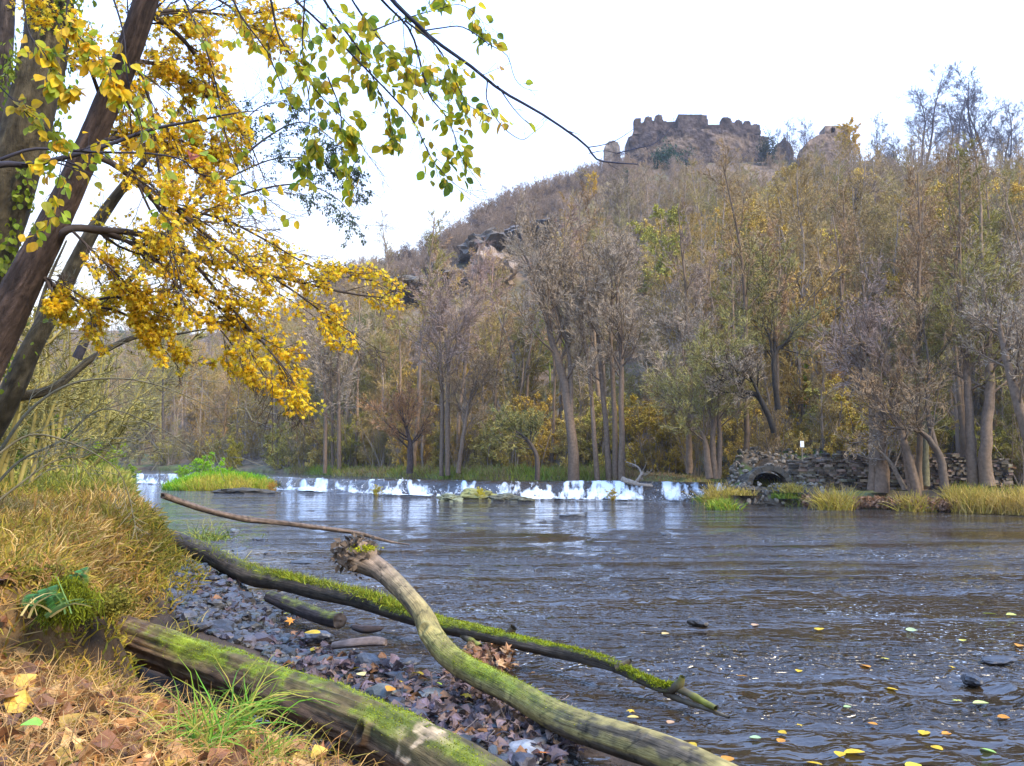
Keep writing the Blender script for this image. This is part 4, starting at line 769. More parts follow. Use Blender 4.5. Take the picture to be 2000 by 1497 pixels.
# ------------------------------------------------------------------ logs lying on the shore
MOSS = np.array((.12, .155, .008)); MOSSY = np.array((.26, .26, .012))
def log(name, pts, label, wood, seg=220, sides=44, seed=1, amp=.05, ridges=.0, moss=.5, mossn=1.0, colfn=None, caps=True, fuzz=0, cat='log', crack=.8, knots=(), fuzzh=.03, mat_='log', ellip=1.0, fuzzrng=(0, 1)):
    g = np.random.default_rng(seed); q = np.array([P(a[0], a[1], a[2]) for a in pts]); r = np.array([a[3] for a in pts]); q, r = resample(q, seg, r)
    base = q[seg // 2].copy(); base[2] = 0; q = q - base; rt = empty(name, tuple(base)); tag(rt, label, cat)
    T = unit(np.gradient(q, axis=0)); up = np.array((0, 0, 1.0)); A = unit(np.cross(T, up)); B = np.cross(A, T); th = np.arange(sides) * 2 * math.pi / sides - math.pi / 2
    s = np.concatenate(([0], np.cumsum(np.linalg.norm(np.diff(q, axis=0), axis=1)))); nd = v3(np.cos(th)[None] * 1.0, np.sin(th)[None] * 1.0, s[:, None] * 1.2) + seed
    d = amp * fbm(nd, 1.4, 4) + ridges * np.abs(fbm(nd * np.array((5, 5, .8)), 1.0, 3))
    for (t, an, rad, h) in knots:
        da = np.abs((th[None] - an + math.pi) % (2 * math.pi) - math.pi) * r[:, None]; ds = s[:, None] - t * s[-1]; dd = np.hypot(da, ds) / rad
        d = d + h * (np.exp(-((dd - 1) / .35) ** 2) - .8 * np.exp(-(dd / .55) ** 2))
    ck = fbm(v3(np.cos(th)[None] * 6, np.sin(th)[None] * 6, s[:, None] * 1.1) + seed * 7, 1, 3); ck = np.exp(-(ck / .05) ** 2) * crack; d = d - .05 * ck
    rr = r[:, None] * (1 + d); v = q[:, None] + rr[..., None] * (np.cos(th)[None, :, None] * A[:, None] + np.sin(th)[None, :, None] * B[:, None] * ellip)
    wv = v + base; nzz = np.sin(th)[None] + 0 * rr; lf = fbm(nd, .9, 4); fine = fbm(wv, 14, 3)
    grain = fbm(v3(np.cos(th)[None] * 9, np.sin(th)[None] * 9, s[:, None] * 1.5) + seed, 1, 4)
    col = np.asarray(wood) * (1 + .5 * grain + .25 * fine)[..., None]
    tpos = (np.arange(seg) / (seg - 1))[:, None] + 0 * rr
    mm = sstep(.1, .75, nzz * .9 + lf * .9 + .25 * fine + (moss - .5) * 1.6) * mossn
    if colfn: col, mm = colfn(col, mm, tpos, nzz, lf, fine, s)
    col = col * (1 - .65 * ck[..., None]); mm = mm * (1 - .8 * ck)
    col = col * (1 - mm[..., None]) + (MOSS * (1 + .5 * fine + .3 * grain)[..., None] + .4 * (MOSSY - MOSS) * np.clip(lf, 0, 1)[..., None]) * mm[..., None]
    mb = MB(); mb.add(v.reshape(-1, 3), gridfaces(seg, sides, True), np.clip(col, .005, 1).reshape(-1, 3), uv=np.stack(np.broadcast_arrays((np.arange(sides) / sides)[None], s[:, None]), -1).reshape(-1, 2))
    if caps:
        for e, sg in ((0, -1), (-1, 1)):
            ring = v[e]; c0 = ring.mean(0); rings = [c0 + (ring - c0) * k + T[e] * sg * (r[e] * (.10 * (1 - k)) + .03 * fbm((ring * k + base), 20, 2)[:, None] * (k < 1)) for k in (1, .8, .5, .2)]
            rv = np.array(rings); mb.add(rv.reshape(-1, 3), gridfaces(4, sides, True), np.asarray(wood) * (.6 + .3 * fbm(rv.reshape(-1, 3), 25, 3))[:, None]); mb.add(rings[-1], [list(range(sides))], np.asarray(wood) * .5)
    mb.build('wood', M[mat_], rt, True)
    if fuzz:
        nrm = unit(v - q[:, None]); ww = (mm * (nzz > .1) * (tpos > fuzzrng[0]) * (tpos < fuzzrng[1])).ravel() + 1e-9; ii = g.choice(len(ww), fuzz, p=ww / ww.sum()); pp = v.reshape(-1, 3)[ii] + g.normal(size=(fuzz, 3)) * .006; dn = unit(nrm.reshape(-1, 3)[ii] + g.normal(size=(fuzz, 3)) * .6)
        hh = g.uniform(.4, 1.2, fuzz) * fuzzh; gp = grow(pp - dn * .004, dn, hh, 3, .25, (0, 0, -.12), g); mb = MB(); strips(mb, gp, np.tile(np.array((.0022, .0018, .0006)), (fuzz, 1)) * (1 + fuzzh * 8), g, MOSS * g.uniform(.6, 2.0, (fuzz, 1)) * np.array((1.25, 1.1, 1)))
        mb.build('moss', M['moss'], rt)
    return rt, q, r, base
def c1(col, mm, t, nz, lf, fine, s):
    patch = sstep(.25, .5, lf + .5 * fine + .6 * np.exp(-((t - .75) / .035) ** 2) - .15) * np.exp(-((t - .755) / .05) ** 2)
    col = col * (1 - patch[..., None]) + np.array((.36, .24, .14)) * (1 + .5 * fine[..., None]) * patch[..., None]
    b = sstep(.10, .32, t)[..., None]; col = col * b + np.array((.12, .065, .03)) * (1 + .5 * fine[..., None] + .4 * lf[..., None]) * (1 - b)
    col = col + sstep(-.1, .5, nz + lf)[..., None] * np.array((.02, .025, .003)) * b
    edge = np.exp(-((nz - .8) / .25) ** 2) * sstep(.08, .2, t) * (1 - sstep(.35, .5, t))
    return col, np.clip(mm * (1 - patch) * sstep(.14, .26, t) * .75 + edge * .9 * sstep(-.5, .2, lf + fine), 0, 1)
LOG1 = [(170, 1220, 6.3, .12), (240, 1243, 6.1, .14), (375, 1291, 5.65, .15), (470, 1325, 5.32, .15), (562, 1360, 5.0, .152), (680, 1408, 4.62, .155), (750, 1438, 4.42, .157), (800, 1466, 4.24, .158), (880, 1512, 4.0, .158), (960, 1562, 3.78, .16), (1050, 1625, 3.55, .16)]
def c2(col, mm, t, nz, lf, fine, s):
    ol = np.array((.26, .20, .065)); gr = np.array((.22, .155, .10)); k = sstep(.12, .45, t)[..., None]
    base = gr * (1 - k) + ol * k; blotch = sstep(.05, .4, -lf + .3 * fine - .25 * nz)[..., None]; base = base * (1 - blotch) + np.array((.085, .065, .04)) * blotch  # dark blotches by noise, more of them towards the underside
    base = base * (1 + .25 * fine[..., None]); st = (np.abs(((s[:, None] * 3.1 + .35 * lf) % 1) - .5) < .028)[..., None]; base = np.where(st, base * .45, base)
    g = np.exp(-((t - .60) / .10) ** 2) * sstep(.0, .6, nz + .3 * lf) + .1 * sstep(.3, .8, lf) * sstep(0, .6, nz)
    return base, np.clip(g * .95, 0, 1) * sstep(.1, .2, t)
LOG2 = [(668, 1084, 6.72, .09), (695, 1090, 6.68, .13), (739, 1111, 6.6, .098), (772, 1140, 6.45, .09), (802, 1171, 6.25, .083), (828, 1205, 6.12, .092), (846, 1243, 5.95, .098), (880, 1284, 5.70, .094), (930, 1317, 5.45, .090), (997, 1349, 5.12, .088), (1100, 1406, 4.68, .094), (1200, 1441, 4.36, .098), (1300, 1474, 4.1, .100), (1400, 1519, 3.86, .102), (1500, 1572, 3.6, .105)]
LOG2 = [(a, b, c_, d_ * .87) for a, b, c_, d_ in LOG2]; LOG1 = [(a, b, c_, d_ * .92) for a, b, c_, d_ in LOG1]
L1 = log('mossy_log', LOG1, 'big mossy rotting log lying diagonally across the lower left, a knot hole near its middle', (.075, .042, .02), seg=420, sides=72, seed=3, amp=.08, ridges=.16, moss=.26, colfn=c1, fuzz=7000, fuzzh=.010, knots=((.735, .35, .045, .28), (.42, -.6, .04, .16), (.62, 2.0, .05, .1)), fuzzrng=(.12, .95))
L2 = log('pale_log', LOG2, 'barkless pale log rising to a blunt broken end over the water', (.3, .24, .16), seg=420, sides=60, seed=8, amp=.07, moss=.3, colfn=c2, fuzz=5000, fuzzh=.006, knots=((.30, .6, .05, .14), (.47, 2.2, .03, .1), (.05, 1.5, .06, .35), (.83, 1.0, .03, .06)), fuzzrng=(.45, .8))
mb = MB(); g = np.random.default_rng(3)   # torn bark and moss cap on the broken end
n = 420; a0 = P(692, 1088, 6.68); pos = a0 + g.normal(size=(n, 3)) * (.045, .04, .035) + (0, 0, .02); pos += unit(pos - a0) * .06
scatter(mb, LS['small'][0], LS['small'][1], pos, rotmats(n, g), g.uniform(.03, .085, n), np.array((.11, .08, .055)) * g.uniform(.5, 1.7, (n, 1)))
n = 900; pos = P(712, 1072, 6.62) + g.normal(size=(n, 3)) * (.045, .04, .012); scatter(mb, *LS['small'], pos, rotmats(n, g), g.uniform(.01, .025, n), MOSSY * g.uniform(.7, 1.6, (n, 1)))
o = mb.build('torn_bark', M['moss']); o.data.transform(__import__('mathutils').Matrix.Translation(-Vector(tuple(L2[3])))); o.parent = L2[0]
def c3(col, mm, t, nz, lf, fine, s): return col, np.clip(mm * sstep(.05, .2, t) * (.55 + .45 * sstep(.3, .6, t)), 0, 1)
LOG3 = [(330, 1052, 10.2, .11), (400, 1082, 9.7, .11), (480, 1120, 9.2, .105), (560, 1139, 8.8, .09), (640, 1158, 8.4, .085), (710, 1174, 8.0, .075), (790, 1200, 7.55, .07), (870, 1224, 7.1, .066), (960, 1243, 6.7, .058), (1060, 1267, 6.3, .052), (1140, 1284, 6.02, .045), (1200, 1302, 5.82, .036), (1256, 1328, 5.6, .034), (1294, 1344, 5.5, .032), (1318, 1345, 5.45, .03)]
L3 = log('mossy_branch', LOG3, 'long dark mossy branch reaching from the bank over the river behind the pale log', (.06, .045, .03), seg=420, sides=32, seed=5, amp=.16, moss=.42, colfn=c3, fuzz=12000, fuzzh=.018, fuzzrng=(.05, 1))
def sub(pts, L, wood=(.08, .06, .035), nm='side_branch', sides=12, seed=1, mossy=True):
    q = np.array([P(a[0], a[1], a[2]) for a in pts]) - L[3]; q, r = resample(q, 30, np.array([a[3] for a in pts])); mb = MB(); r = r * (1 + .18 * vn(q * 18 + seed))
    c = np.asarray(wood) * (1 + .4 * vn(q * 9))[:, None]
    if mossy: k = sstep(-.2, .4, vn(q * 7 + 3))[:, None] * .6; c = c * (1 - k) + MOSSY * .8 * k
    tubes(mb, q[None], r[None], sides); mb.C = [np.repeat(c, sides, 0)]; mb.build(nm, M['log'], L[0], True)
sub([(1310, 1348, 5.45, .032), (1326, 1338, 5.42, .03), (1333, 1322, 5.4, .022)], L3); sub([(1322, 1344, 5.44, .028), (1350, 1358, 5.35, .022), (1375, 1372, 5.25, .024), (1398, 1384, 5.15, .018)], L3)
sub([(1300, 1352, 5.5, .03), (1330, 1368, 5.4, .02), (1370, 1382, 5.25, .014), (1400, 1392, 5.15, .012), (1424, 1402, 5.05, .008)], L3, mossy=False)
sub([(1205, 1306, 5.78, .035), (1220, 1298, 5.76, .028), (1232, 1290, 5.74, .016)], L3); sub([(985, 1252, 6.62, .05), (996, 1236, 6.6, .034), (1003, 1226, 6.58, .028)], L3)
sub([(895, 1232, 7.0, .035), (912, 1246, 6.85, .03), (938, 1264, 6.6, .022)], L3); sub([(1150, 1292, 6, .045), (1160, 1282, 5.96, .03)], L3); sub([(740, 1182, 7.8, .05), (752, 1170, 7.75, .034)], L3)
# grass-like moss tufts on the branch
g = np.random.default_rng(12); mb = MB(); n = 5200; i = g.choice(420, n, p=(lambda w_: w_ / w_.sum())(np.exp(-((np.arange(420) / 419 - .235) / .055) ** 2) + 1.3 * np.exp(-((np.arange(420) / 419 - .375) / .055) ** 2) + .4 * np.exp(-((np.arange(420) / 419 - .1) / .05) ** 2)))
pp = L3[1][i] + np.stack((g.normal(0, .035, n), g.normal(0, .035, n), L3[2][i] * .7), -1); dd = g.normal(size=(n, 3)) * .6 + (0, 0, .9); gp = grow(pp, dd, g.uniform(.03, .10, n), 4, .2, (0, 0, -.25), g)
strips(mb, gp, np.tile(np.array((.0035, .003, .002, .0006)), (n, 1)), g, np.array((.17, .21, .02)) * g.uniform(.5, 1.6, (n, 1)) * (1 + g.uniform(-.2, .5, (n, 1)) * np.array((1, .3, 0)))); mb.build('moss_tuft', M['moss'], L3[0])
log('thin_branch', [(318, 968, 10.8, .045), (400, 996, 11.6, .042), (480, 1014, 12.4, .046), (560, 1023, 13.2, .04), (640, 1033, 14.0, .038), (700, 1042, 14.6, .036), (725, 1049, 14.9, .028), (760, 1058, 15.2, .022), (800, 1064, 15.5, .010)], 'thin bare dead branch sticking out from the grassy bank low over the water', (.12, .085, .06), seg=200, sides=16, seed=15, amp=.2, moss=-.5, cat='branch')
L5 = log('short_log', [(525, 1166, 8.5, .06), (560, 1180, 8.3, .075), (600, 1195, 8.05, .075), (640, 1209, 7.8, .07), (664, 1213, 7.66, .075)], 'short dark wet log lying on the pebbles under the mossy branch', (.045, .034, .03), seg=110, sides=28, seed=18, amp=.14, moss=.1, mossn=.5, fuzz=500, fuzzh=.01)
log('small_driftwood', [(650, 1262, 6.95, .03), (690, 1257, 6.9, .038), (730, 1254, 6.85, .04), (752, 1256, 6.8, .03)], 'small grey piece of driftwood among the wet leaves between the two logs', (.16, .12, .10), seg=70, sides=18, seed=21, amp=.25, moss=-.5, cat='driftwood')
log('small_driftwood', [(690, 1225, 7.4, .022), (715, 1230, 7.3, .035), (745, 1228, 7.25, .02)], 'little dark chunk of driftwood in the brown shallows under the mossy branch', (.05, .035, .03), seg=50, sides=14, seed=22, amp=.3, moss=-.5, cat='driftwood')
# driftwood on the weir
dr = drawn_tree('driftwood', [[(1215, 936, 0, .12), (1232, 943, -.2, .13), (1255, 948, -.4, .09), (1275, 950, -.5, .06)], [(1242, 944, -.3, .08), (1250, 932, -.3, .07), (1257, 921, -.3, .05)], [(1254, 938, -.2, .06), (1250, 918, 0, .045), (1240, 909, .1, .035), (1222, 903, .2, .02)]], 36.6, 'pale bleached driftwood stranded on the weir crest with one branch pointing up', (.25, .21, .17), bark=(.27, .22, .17), n=(6, 2, 1, 1), lf=.8, seed=33, cat='driftwood', t0=.4)

# ------------------------------------------------------------------ stones, gravel
ROCKS = [(np.sign(ICO2[0]) * np.abs(ICO2[0]) ** .8 * (1 + .45 * fbm(ICO2[0] + 7.7 * k, 1.2, 3)[:, None]) * np.array(((1.15, .85, .55), (1, 1, .6), (1.35, .8, .5), (.9, .9, .7))[k % 4]), ICO2[1]) for k in range(8)]
def stones(name, x, y, s, cols, m, label, dz=.25):
    mb = MB(); k = rng.integers(0, 8, len(x)); z = near_z(x, y)
    for q in range(8):
        i = k == q; nn_ = int(i.sum())
        if nn_:
            a = rng.uniform(0, 6.28, nn_); tl = rng.normal(0, .25, nn_); c_, s_ = np.cos(a), np.sin(a); Rz = np.zeros((nn_, 3, 3)); Rz[:, 0, 0] = c_; Rz[:, 0, 1] = -s_; Rz[:, 1, 0] = s_; Rz[:, 1, 1] = c_; Rz[:, 2, 2] = 1; Rz[:, 2, 0] = tl
            scatter(mb, *ROCKS[q], v3(x[i], y[i], z[i] + s[i] * dz), Rz, s[i], cols[i])
    tag(mb.build(name, M[m], smooth=False), label, name, kind='stuff')
def pix_area(n, cx, cy_, rx, ry, z=.03):
    a = rng.uniform(0, 2 * math.pi, n); r_ = np.sqrt(rng.random(n)); px, py = cx + rx * r_ * np.cos(a), cy_ + ry * r_ * np.sin(a); w_ = np.array([G(p_, q_, z) for p_, q_ in zip(px, py)]); return w_[:, 0], w_[:, 1]
areas = ((2300, 450, 1225, 130, 75), (620, 590, 1270, 100, 50), (260, 690, 1340, 110, 45), (260, 860, 1400, 150, 60), (160, 1000, 1470, 140, 50), (120, 480, 1085, 90, 45), (90, 400, 1160, 60, 20))
xs, ys_ = zip(*[pix_area(*a) for a in areas]); xs = np.concatenate(xs); ys_ = np.concatenate(ys_); k = (foot_x(ys_) - xs < .35); xs, ys_ = xs[k], ys_[k]
sz = rng.lognormal(-3.62, .42, len(xs)); cl = np.array((.034, .031, .031)) * rng.uniform(.45, 1.7, (len(xs), 1)) * (1 + rng.normal(0, .08, (len(xs), 3)))
stones('gravel', xs, ys_, sz, cl, 'wet', 'dark blue grey pebbles covering the shore between the logs', .3)
def stone(px, py, s, label, col=(.09, .088, .10), sh=(1, .75, .45), z=.05, seed=0, m='wet', name='stone', cat='stone', group=None, zoff=0.0):
    q = G(px, py, z); return blob_rock(name, (q[0], q[1], q[2] + zoff), np.array(sh) * s, label, np.array(col) * .7, seed + int(px), cat, .28, m, rng.uniform(0, 3), 1.1, group, lev=ico(3))
for i, (px, py, s, lb, col, sh) in enumerate((
    (395, 1150, .24, 'large smooth flat olive stone at the foot of the grassy bank', (.10, .09, .065), (1.25, .8, .42)), (350, 1120, .13, 'round brown stone half hidden by the grass at the bank foot', (.09, .075, .05), (1, .8, .7)),
    (470, 1200, .13, 'grey stone with a flat top in the upper part of the pebble bed', (.12, .12, .12), (1.2, .8, .5)), (505, 1192, .14, 'flat dark slab stone next to the short dark log', (.08, .08, .09), (1.4, .8, .4)),
    (495, 1170, .12, 'pale grey stone under the moss hanging from the branch', (.13, .12, .11), (1.2, .8, .5)), (622, 1245, .12, 'dark rounded stone right under the floating yellow leaf', (.06, .065, .08), (1.2, .9, .5)),
    (718, 1300, .12, 'dark pointed stone right of the small grey driftwood', (.075, .075, .08), (1.0, .7, .75)), (745, 1365, .13, 'greenish grey stone in the middle of the wet leaves', (.13, .135, .11), (1.1, .8, .7)),
    (800, 1295, .07, 'small black stone below the pale log', (.05, .05, .055), (1.1, .8, .5)), (820, 1410, .14, 'bluish flat slab of slate near the bottom middle', (.17, .18, .21), (1.5, .7, .3)),
    (850, 1362, .10, 'small rounded grey stone with a pale green top below the pale log', (.12, .13, .13), (1.1, .9, .6)), (735, 1400, .13, 'pale grey stone touching the big mossy log near its knot', (.19, .175, .17), (1.3, .8, .5)),
    (900, 1420, .06, 'small slate chip in the dark puddle', (.2, .2, .24), (1.4, .8, .3)), (1020, 1480, .11, 'pale rough grey stone at the bottom edge between the logs', (.27, .27, .27), (1.2, .9, .6)),
    (965, 1490, .08, 'brownish stone at the bottom edge beside the pale rough stone', (.14, .12, .11), (1.1, .9, .5)), (1050, 1455, .12, 'long dark flat stone under the lower part of the pale log', (.09, .085, .085), (1.9, .5, .35)),
    (455, 1040, .13, 'grey round stone in the shallows beside the bank plants', (.10, .10, .09), (1, .9, .7)), (505, 1055, .10, 'black wet stone in the shallows right of the round grey one', (.04, .04, .045), (1.3, .8, .5)),
    (530, 1083, .12, 'black stone in the shallows above the moss tuft', (.045, .045, .05), (1.2, .8, .5)), (590, 1100, .14, 'low dark stone breaking the ripples left of the broken log end', (.05, .05, .05), (1.6, .8, .35)),
    (628, 1064, .08, 'tiny dark stone in the ripples below the thin branch', (.05, .05, .05), (1.3, .8, .5)), (470, 1075, .16, 'flat dark stone at the water edge below the bank plants', (.06, .06, .055), (1.7, .8, .3)),
    (1362, 1216, .075, 'small dark brown jagged rock in midstream', (.05, .04, .03), (1.3, .8, .6)), (1950, 1290, .10, 'dark rock just under the surface near the right edge', (.04, .04, .045), (1.4, .8, .3)),
    (1898, 1330, .07, 'small black rock beside a white ripple on the right', (.035, .035, .04), (1.2, .8, .6)), (1302, 1045, .14, 'small low dark rock breaking the water in mid river', (.05, .05, .05), (1.4, .7, .35)),
    (1052, 1112, .08, 'small black rock in the water right of the pale log', (.04, .04, .04), (1.5, .7, .4)), (1120, 1008, .22, 'flat dark rock awash in front of the weir', (.05, .05, .045), (1.8, .6, .3)))):
    stone(px, py, s, lb, col, sh, seed=i, z=.04 if py > 1130 else 0.0)
for i, (px, py, s, col, sh, lb) in enumerate(((935, 972, .62, (.17, .17, .06), (1.3, .7, .6), 'mossy yellow green boulder at the foot of the weir'), (880, 977, .45, (.14, .15, .09), (1.2, .6, .5), 'small mossy boulder left of the yellow green one by the weir'),
    (985, 975, .45, (.10, .10, .07), (1.4, .6, .5), 'low dark boulder right of the yellow green one by the weir'), (1265, 960, .65, (.05, .045, .035), (1.4, .7, .75), 'dark rock heap splitting the white water under the driftwood'),
    (1295, 968, .5, (.045, .042, .035), (1.7, .7, .4), 'low dark rock right of the heap under the driftwood'), (1225, 972, .4, (.06, .055, .045), (1.6, .6, .35), 'low dark rock left of the heap under the driftwood'),
    (1020, 977, .35, (.09, .09, .06), (1.5, .6, .35), 'small flat brown rock in front of the weir middle'), (1380, 972, .42, (.30, .36, .38), (1.1, .8, .8), 'pale blue grey boulder half covered by white water at the right end of the weir'),
    (1540, 978, .6, (.07, .06, .045), (2.2, .7, .35), 'dark rocks at the waterline between the yellow tufts of the right bank'), (1495, 985, .4, (.06, .05, .035), (1.8, .8, .3), 'dark flat rock right below the culvert opening'), (1462, -962, .35, (.08, .065, .045), (1.2, .8, .7), 'brown rock left below the culvert opening'), (1525, -960, .3, (.09, .075, .05), (1.3, .8, .7), 'brown rock right below the culvert opening'), (480, 962, .8, (.05, .045, .035), (1.8, .6, .3), 'dark waterline rock under the green island'))):
    blob_rock('boulder', tuple(G(px, py, 0.05) if py > 0 else P(px, -py, 30.9)), np.array(sh) * s, lb, col, 60 + i, 'boulder', .4, 'rock', 0, 1.4, lev=ico(4))

# ------------------------------------------------------------------ grasses
def blades(n, x, y, z, h, wd, col, name, label, cat, lean=(0, 0), K=5, curl=.25, m='blade', droop=-.16, spread=.45):
    g = rng; st = v3(x, y, z - .01); dr = np.stack((g.normal(0, spread, n) + lean[0], g.normal(0, spread, n) + lean[1], np.ones(n)), -1)
    gp = grow(st, dr, h, K, curl, (0, 0, droop), g); w_ = np.array(wd)[:, None] * np.linspace(1, .12, K)[None] ** .7 if np.ndim(wd) else wd * np.linspace(1, .12, K)[None] ** .7 * np.ones((n, 1))
    mb = MB(); strips(mb, gp, w_, g, col); return tag(mb.build(name, M[m]), label, cat, kind='stuff')
def gcol(x, y, n, pal, s=1.0):
    k = fbm(v3(x, y, 0), s, 4) * .8 + rng.normal(0, .3, n); P_ = np.array(pal); t = np.clip((k + .7) / 1.4, 0, .999) * (len(pal) - 1); i = t.astype(int); f = (t - i)[:, None]; return (P_[i] * (1 - f) + P_[i + 1] * f) * rng.uniform(.65, 1.35, (n, 1))
PAL = [(.05, .04, .012), (.14, .17, .012), (.24, .21, .02), (.36, .25, .03), (.22, .19, .025), (.40, .23, .045), (.22, .11, .035), (.52, .36, .13)]
n = 52000; y = 4.4 + rng.beta(1.0, 1.9, n) * 17; s_ = rng.gamma(1.6, 1.1, n) + .05 - .25 * rng.random(n); x = foot_x(y) - s_; k = (np.abs(x / y) < .8) & (near_z(x, y) > .28); x, y, s_ = x[k], y[k], s_[k]; n = len(x)
h = rng.uniform(.12, .42, n) * (1 + .3 * fbm(v3(x, y, 0), .9, 2)) * (0.55 + .45 * sstep(4.6, 7.5, y)) * (.5 + .5 * sstep(0, 1.1, s_)); cl = gcol(x, y, n, PAL, .55); gf = sstep(9, 20, y)[:, None] * .6; cl = cl * (1 - gf) + np.array((.20, .22, .03)) * gf
blades(n, x, y, near_z(x, y), h, .0042 + .0006 * y, cl, 'bank_grass', 'long dry orange and olive grass covering the left river bank', 'grass', lean=(.22, -.12), spread=.75, curl=.32)
n = 15000; y = 18 + rng.random(n) ** 1.3 * 45; x = foot_x(y) - rng.gamma(1.5, 3, n); blades(n, x, y, near_z(x, y), rng.uniform(.3, .8, n) * (.45 + .55 * sstep(0, 1.6, foot_x(y) - x)), .012 + .0012 * y, gcol(x, y, n, [(.10, .17, .02), (.16, .22, .02), (.26, .26, .04), (.36, .28, .07)], .2), 'bank_grass', 'green and yellow weeds on the bank further upstream', 'grass', K=4)
n = 15000; y = rng.uniform(2.4, 4.9, n); x = foot_x(y) - rng.uniform(.1, 3.2, n) ** 1.1; z = near_z(x, y); h = rng.uniform(.08, .28, n)
blades(n, x, y, z, h, .0030, gcol(x, y, n, [(.18, .18, .02), (.38, .23, .05), (.48, .29, .09), (.38, .18, .06), (.54, .36, .14), (.22, .12, .04)], 1.3), 'dry_grass', 'bent straw coloured grass among the fallen leaves in the lower left corner', 'grass', lean=(.3, -.1), spread=1.0, droop=-.3, curl=.35)
def tuft(px, py, z, n, h, wd, pal, label, spread=.05, name='grass_tuft', lean=(0, 0), droop=-.25, base=None, cat='grass tuft', group=None, rr_=.7):
    q = G(px, py, z) if base is None else base; rt_ = q; g = rng; st = np.stack((g.normal(0, spread, n), g.normal(0, spread, n), np.full(n, -.03)), -1); dr = np.stack((g.normal(0, rr_, n) + lean[0], g.normal(0, rr_, n) + lean[1], np.ones(n)), -1)
    gp = grow(st, dr, g.uniform(.5, 1.1, n) * h, 6, .12, (0, 0, droop), g); mb = MB(); strips(mb, gp, wd * (np.linspace(1, .1, 6) ** .7)[None] * np.ones((n, 1)), g, np.array([pal[i] for i in g.integers(0, len(pal), n)]) * g.uniform(.7, 1.3, (n, 1)))
    o = mb.build(name, M['blade']); o.location = tuple(q); return tag(o, label, cat, group)
GR = [(.10, .24, .02), (.18, .30, .03), (.26, .30, .04), (.34, .30, .06)]
tuft(400, 1455, .42, 90, .42, .0045, GR, 'bright green arching grass tuft in front of the big mossy log', .06); tuft(480, 1400, .36, 80, .40, .004, GR, 'green drooping grass tuft leaning on the big mossy log', .05, droop=-.3)
tuft(520, 1490, .3, 60, .32, .004, GR + [(.5, .36, .1)], 'yellow green grass tuft at the bottom edge beside the mossy log', .05); tuft(390, 1185, .12, 26, .30, .005, [(.12, .2, .06), (.3, .28, .07)], 'few green grass blades at the edge of the pebbles', .05, lean=(.6, 0))
tuft(350, 1240, .25, 60, .25, .004, [(.25, .25, .03), (.4, .3, .06)], 'yellow grass tuft growing where the bank meets the big log', .08); tuft(90, 1190, .9, 12, .30, .006, [(.10, .18, .05), (.12, .2, .05), (.4, .3, .1)], 'broad green grass blades in front of the dark hollow at the left', .05, lean=(.5, -.2))
tuft(460, 1105, .12, 90, .30, .005, [(.26, .24, .03), (.16, .2, .03), (.45, .38, .08)], 'leafy yellow green plant tuft on the start of the mossy branch', .12); tuft(410, 1052, .3, 140, .42, .007, [(.14, .2, .03), (.26, .26, .04)], 'green weeds on the bank corner above the shallows', .2)
# hanging moss clump and fern on the bank step
def clump(name, px, py, d, rad, n, col, label, leaf=.02, cat='moss'):
    g = rng; v = unit(g.normal(size=(n, 3))) * (g.random((n, 1)) ** .5) * np.asarray(rad); v = v * (1 + .9 * fbm(v + px, 14 if leaf < .1 else .5, 3))[:, None]; mb = MB()
    scatter(mb, *LS['small'], v, rotmats(n, g), g.uniform(.5, 1.3, n) * leaf, np.asarray(col) * g.uniform(.5, 1.6, (n, 1)) * (1 + .5 * fbm(v + 3, 6, 2))[:, None]); o = mb.build(name, M['moss']); o.location = tuple(P(px, py, d)); return tag(o, label, cat)
g = np.random.default_rng(41); mb = MB(); n = 1500; k = g.normal(size=(n, 3)) * (.055, .03, .03); k[:, 2] -= (k[:, 0] * 6) ** 2 * .04; gp = grow(k, np.stack((g.normal(0, .25, n), -.35 + g.normal(0, .2, n), np.full(n, -.7)), -1), g.uniform(.04, .2, n), 6, .3, (0, .05, -.12), g)
strips(mb, gp, np.full((n, 6), .0026), g, np.array((.11, .125, .008)) * g.uniform(.4, 1.5, (n, 1))); q_ = gp.reshape(-1, 3); q_ = q_[g.integers(0, len(q_), 5200)] + g.normal(size=(5200, 3)) * .006; scatter(mb, *LS['small'], q_, rotmats(5200, g), g.uniform(.006, .014, 5200), np.array((.17, .19, .01)) * g.uniform(.4, 1.6, (5200, 1)))
o = mb.build('hanging_moss', M['moss']); o.location = tuple(P(135, 1150, 4.5)); tag(o, 'bright yellow green moss hanging in strands over the dark hollow at the left', 'moss')
clump('moss_cushion', 205, 1180, 4.75, (.16, .14, .08), 5000, (.19, .17, .025), 'olive moss cushion on the upper end of the big log', .018)
clump('moss_cushion', 60, 1120, 4.8, (.22, .14, .07), 5000, (.19, .18, .03), 'olive moss cushion on top of the bank at the left edge', .018)
clump('moss_cushion', 95, 1180, 4.6, (.13, .10, .07), 2600, (.06, .12, .02), 'dark green moss cushion beside the fern', .02)
clump('ivy_bush', 1302, 318, 158, (4.2, 2.2, 3.4), 7000, (.025, .06, .035), 'dark green ivy mass growing against the foot of the castle wall', .42, 'ivy')
clump('ivy_bush', 1497, 300, 160, (1.8, 1.6, 3.4), 2500, (.04, .055, .04), 'dark ivy climbing the right end of the main castle wall', .36, 'ivy')
clump('ivy_column', 1222, 362, 138, (.55, .55, 2.9), 2600, (.02, .05, .03), 'ivy covered dark green stump of a tree below the castle', .28, 'ivy')
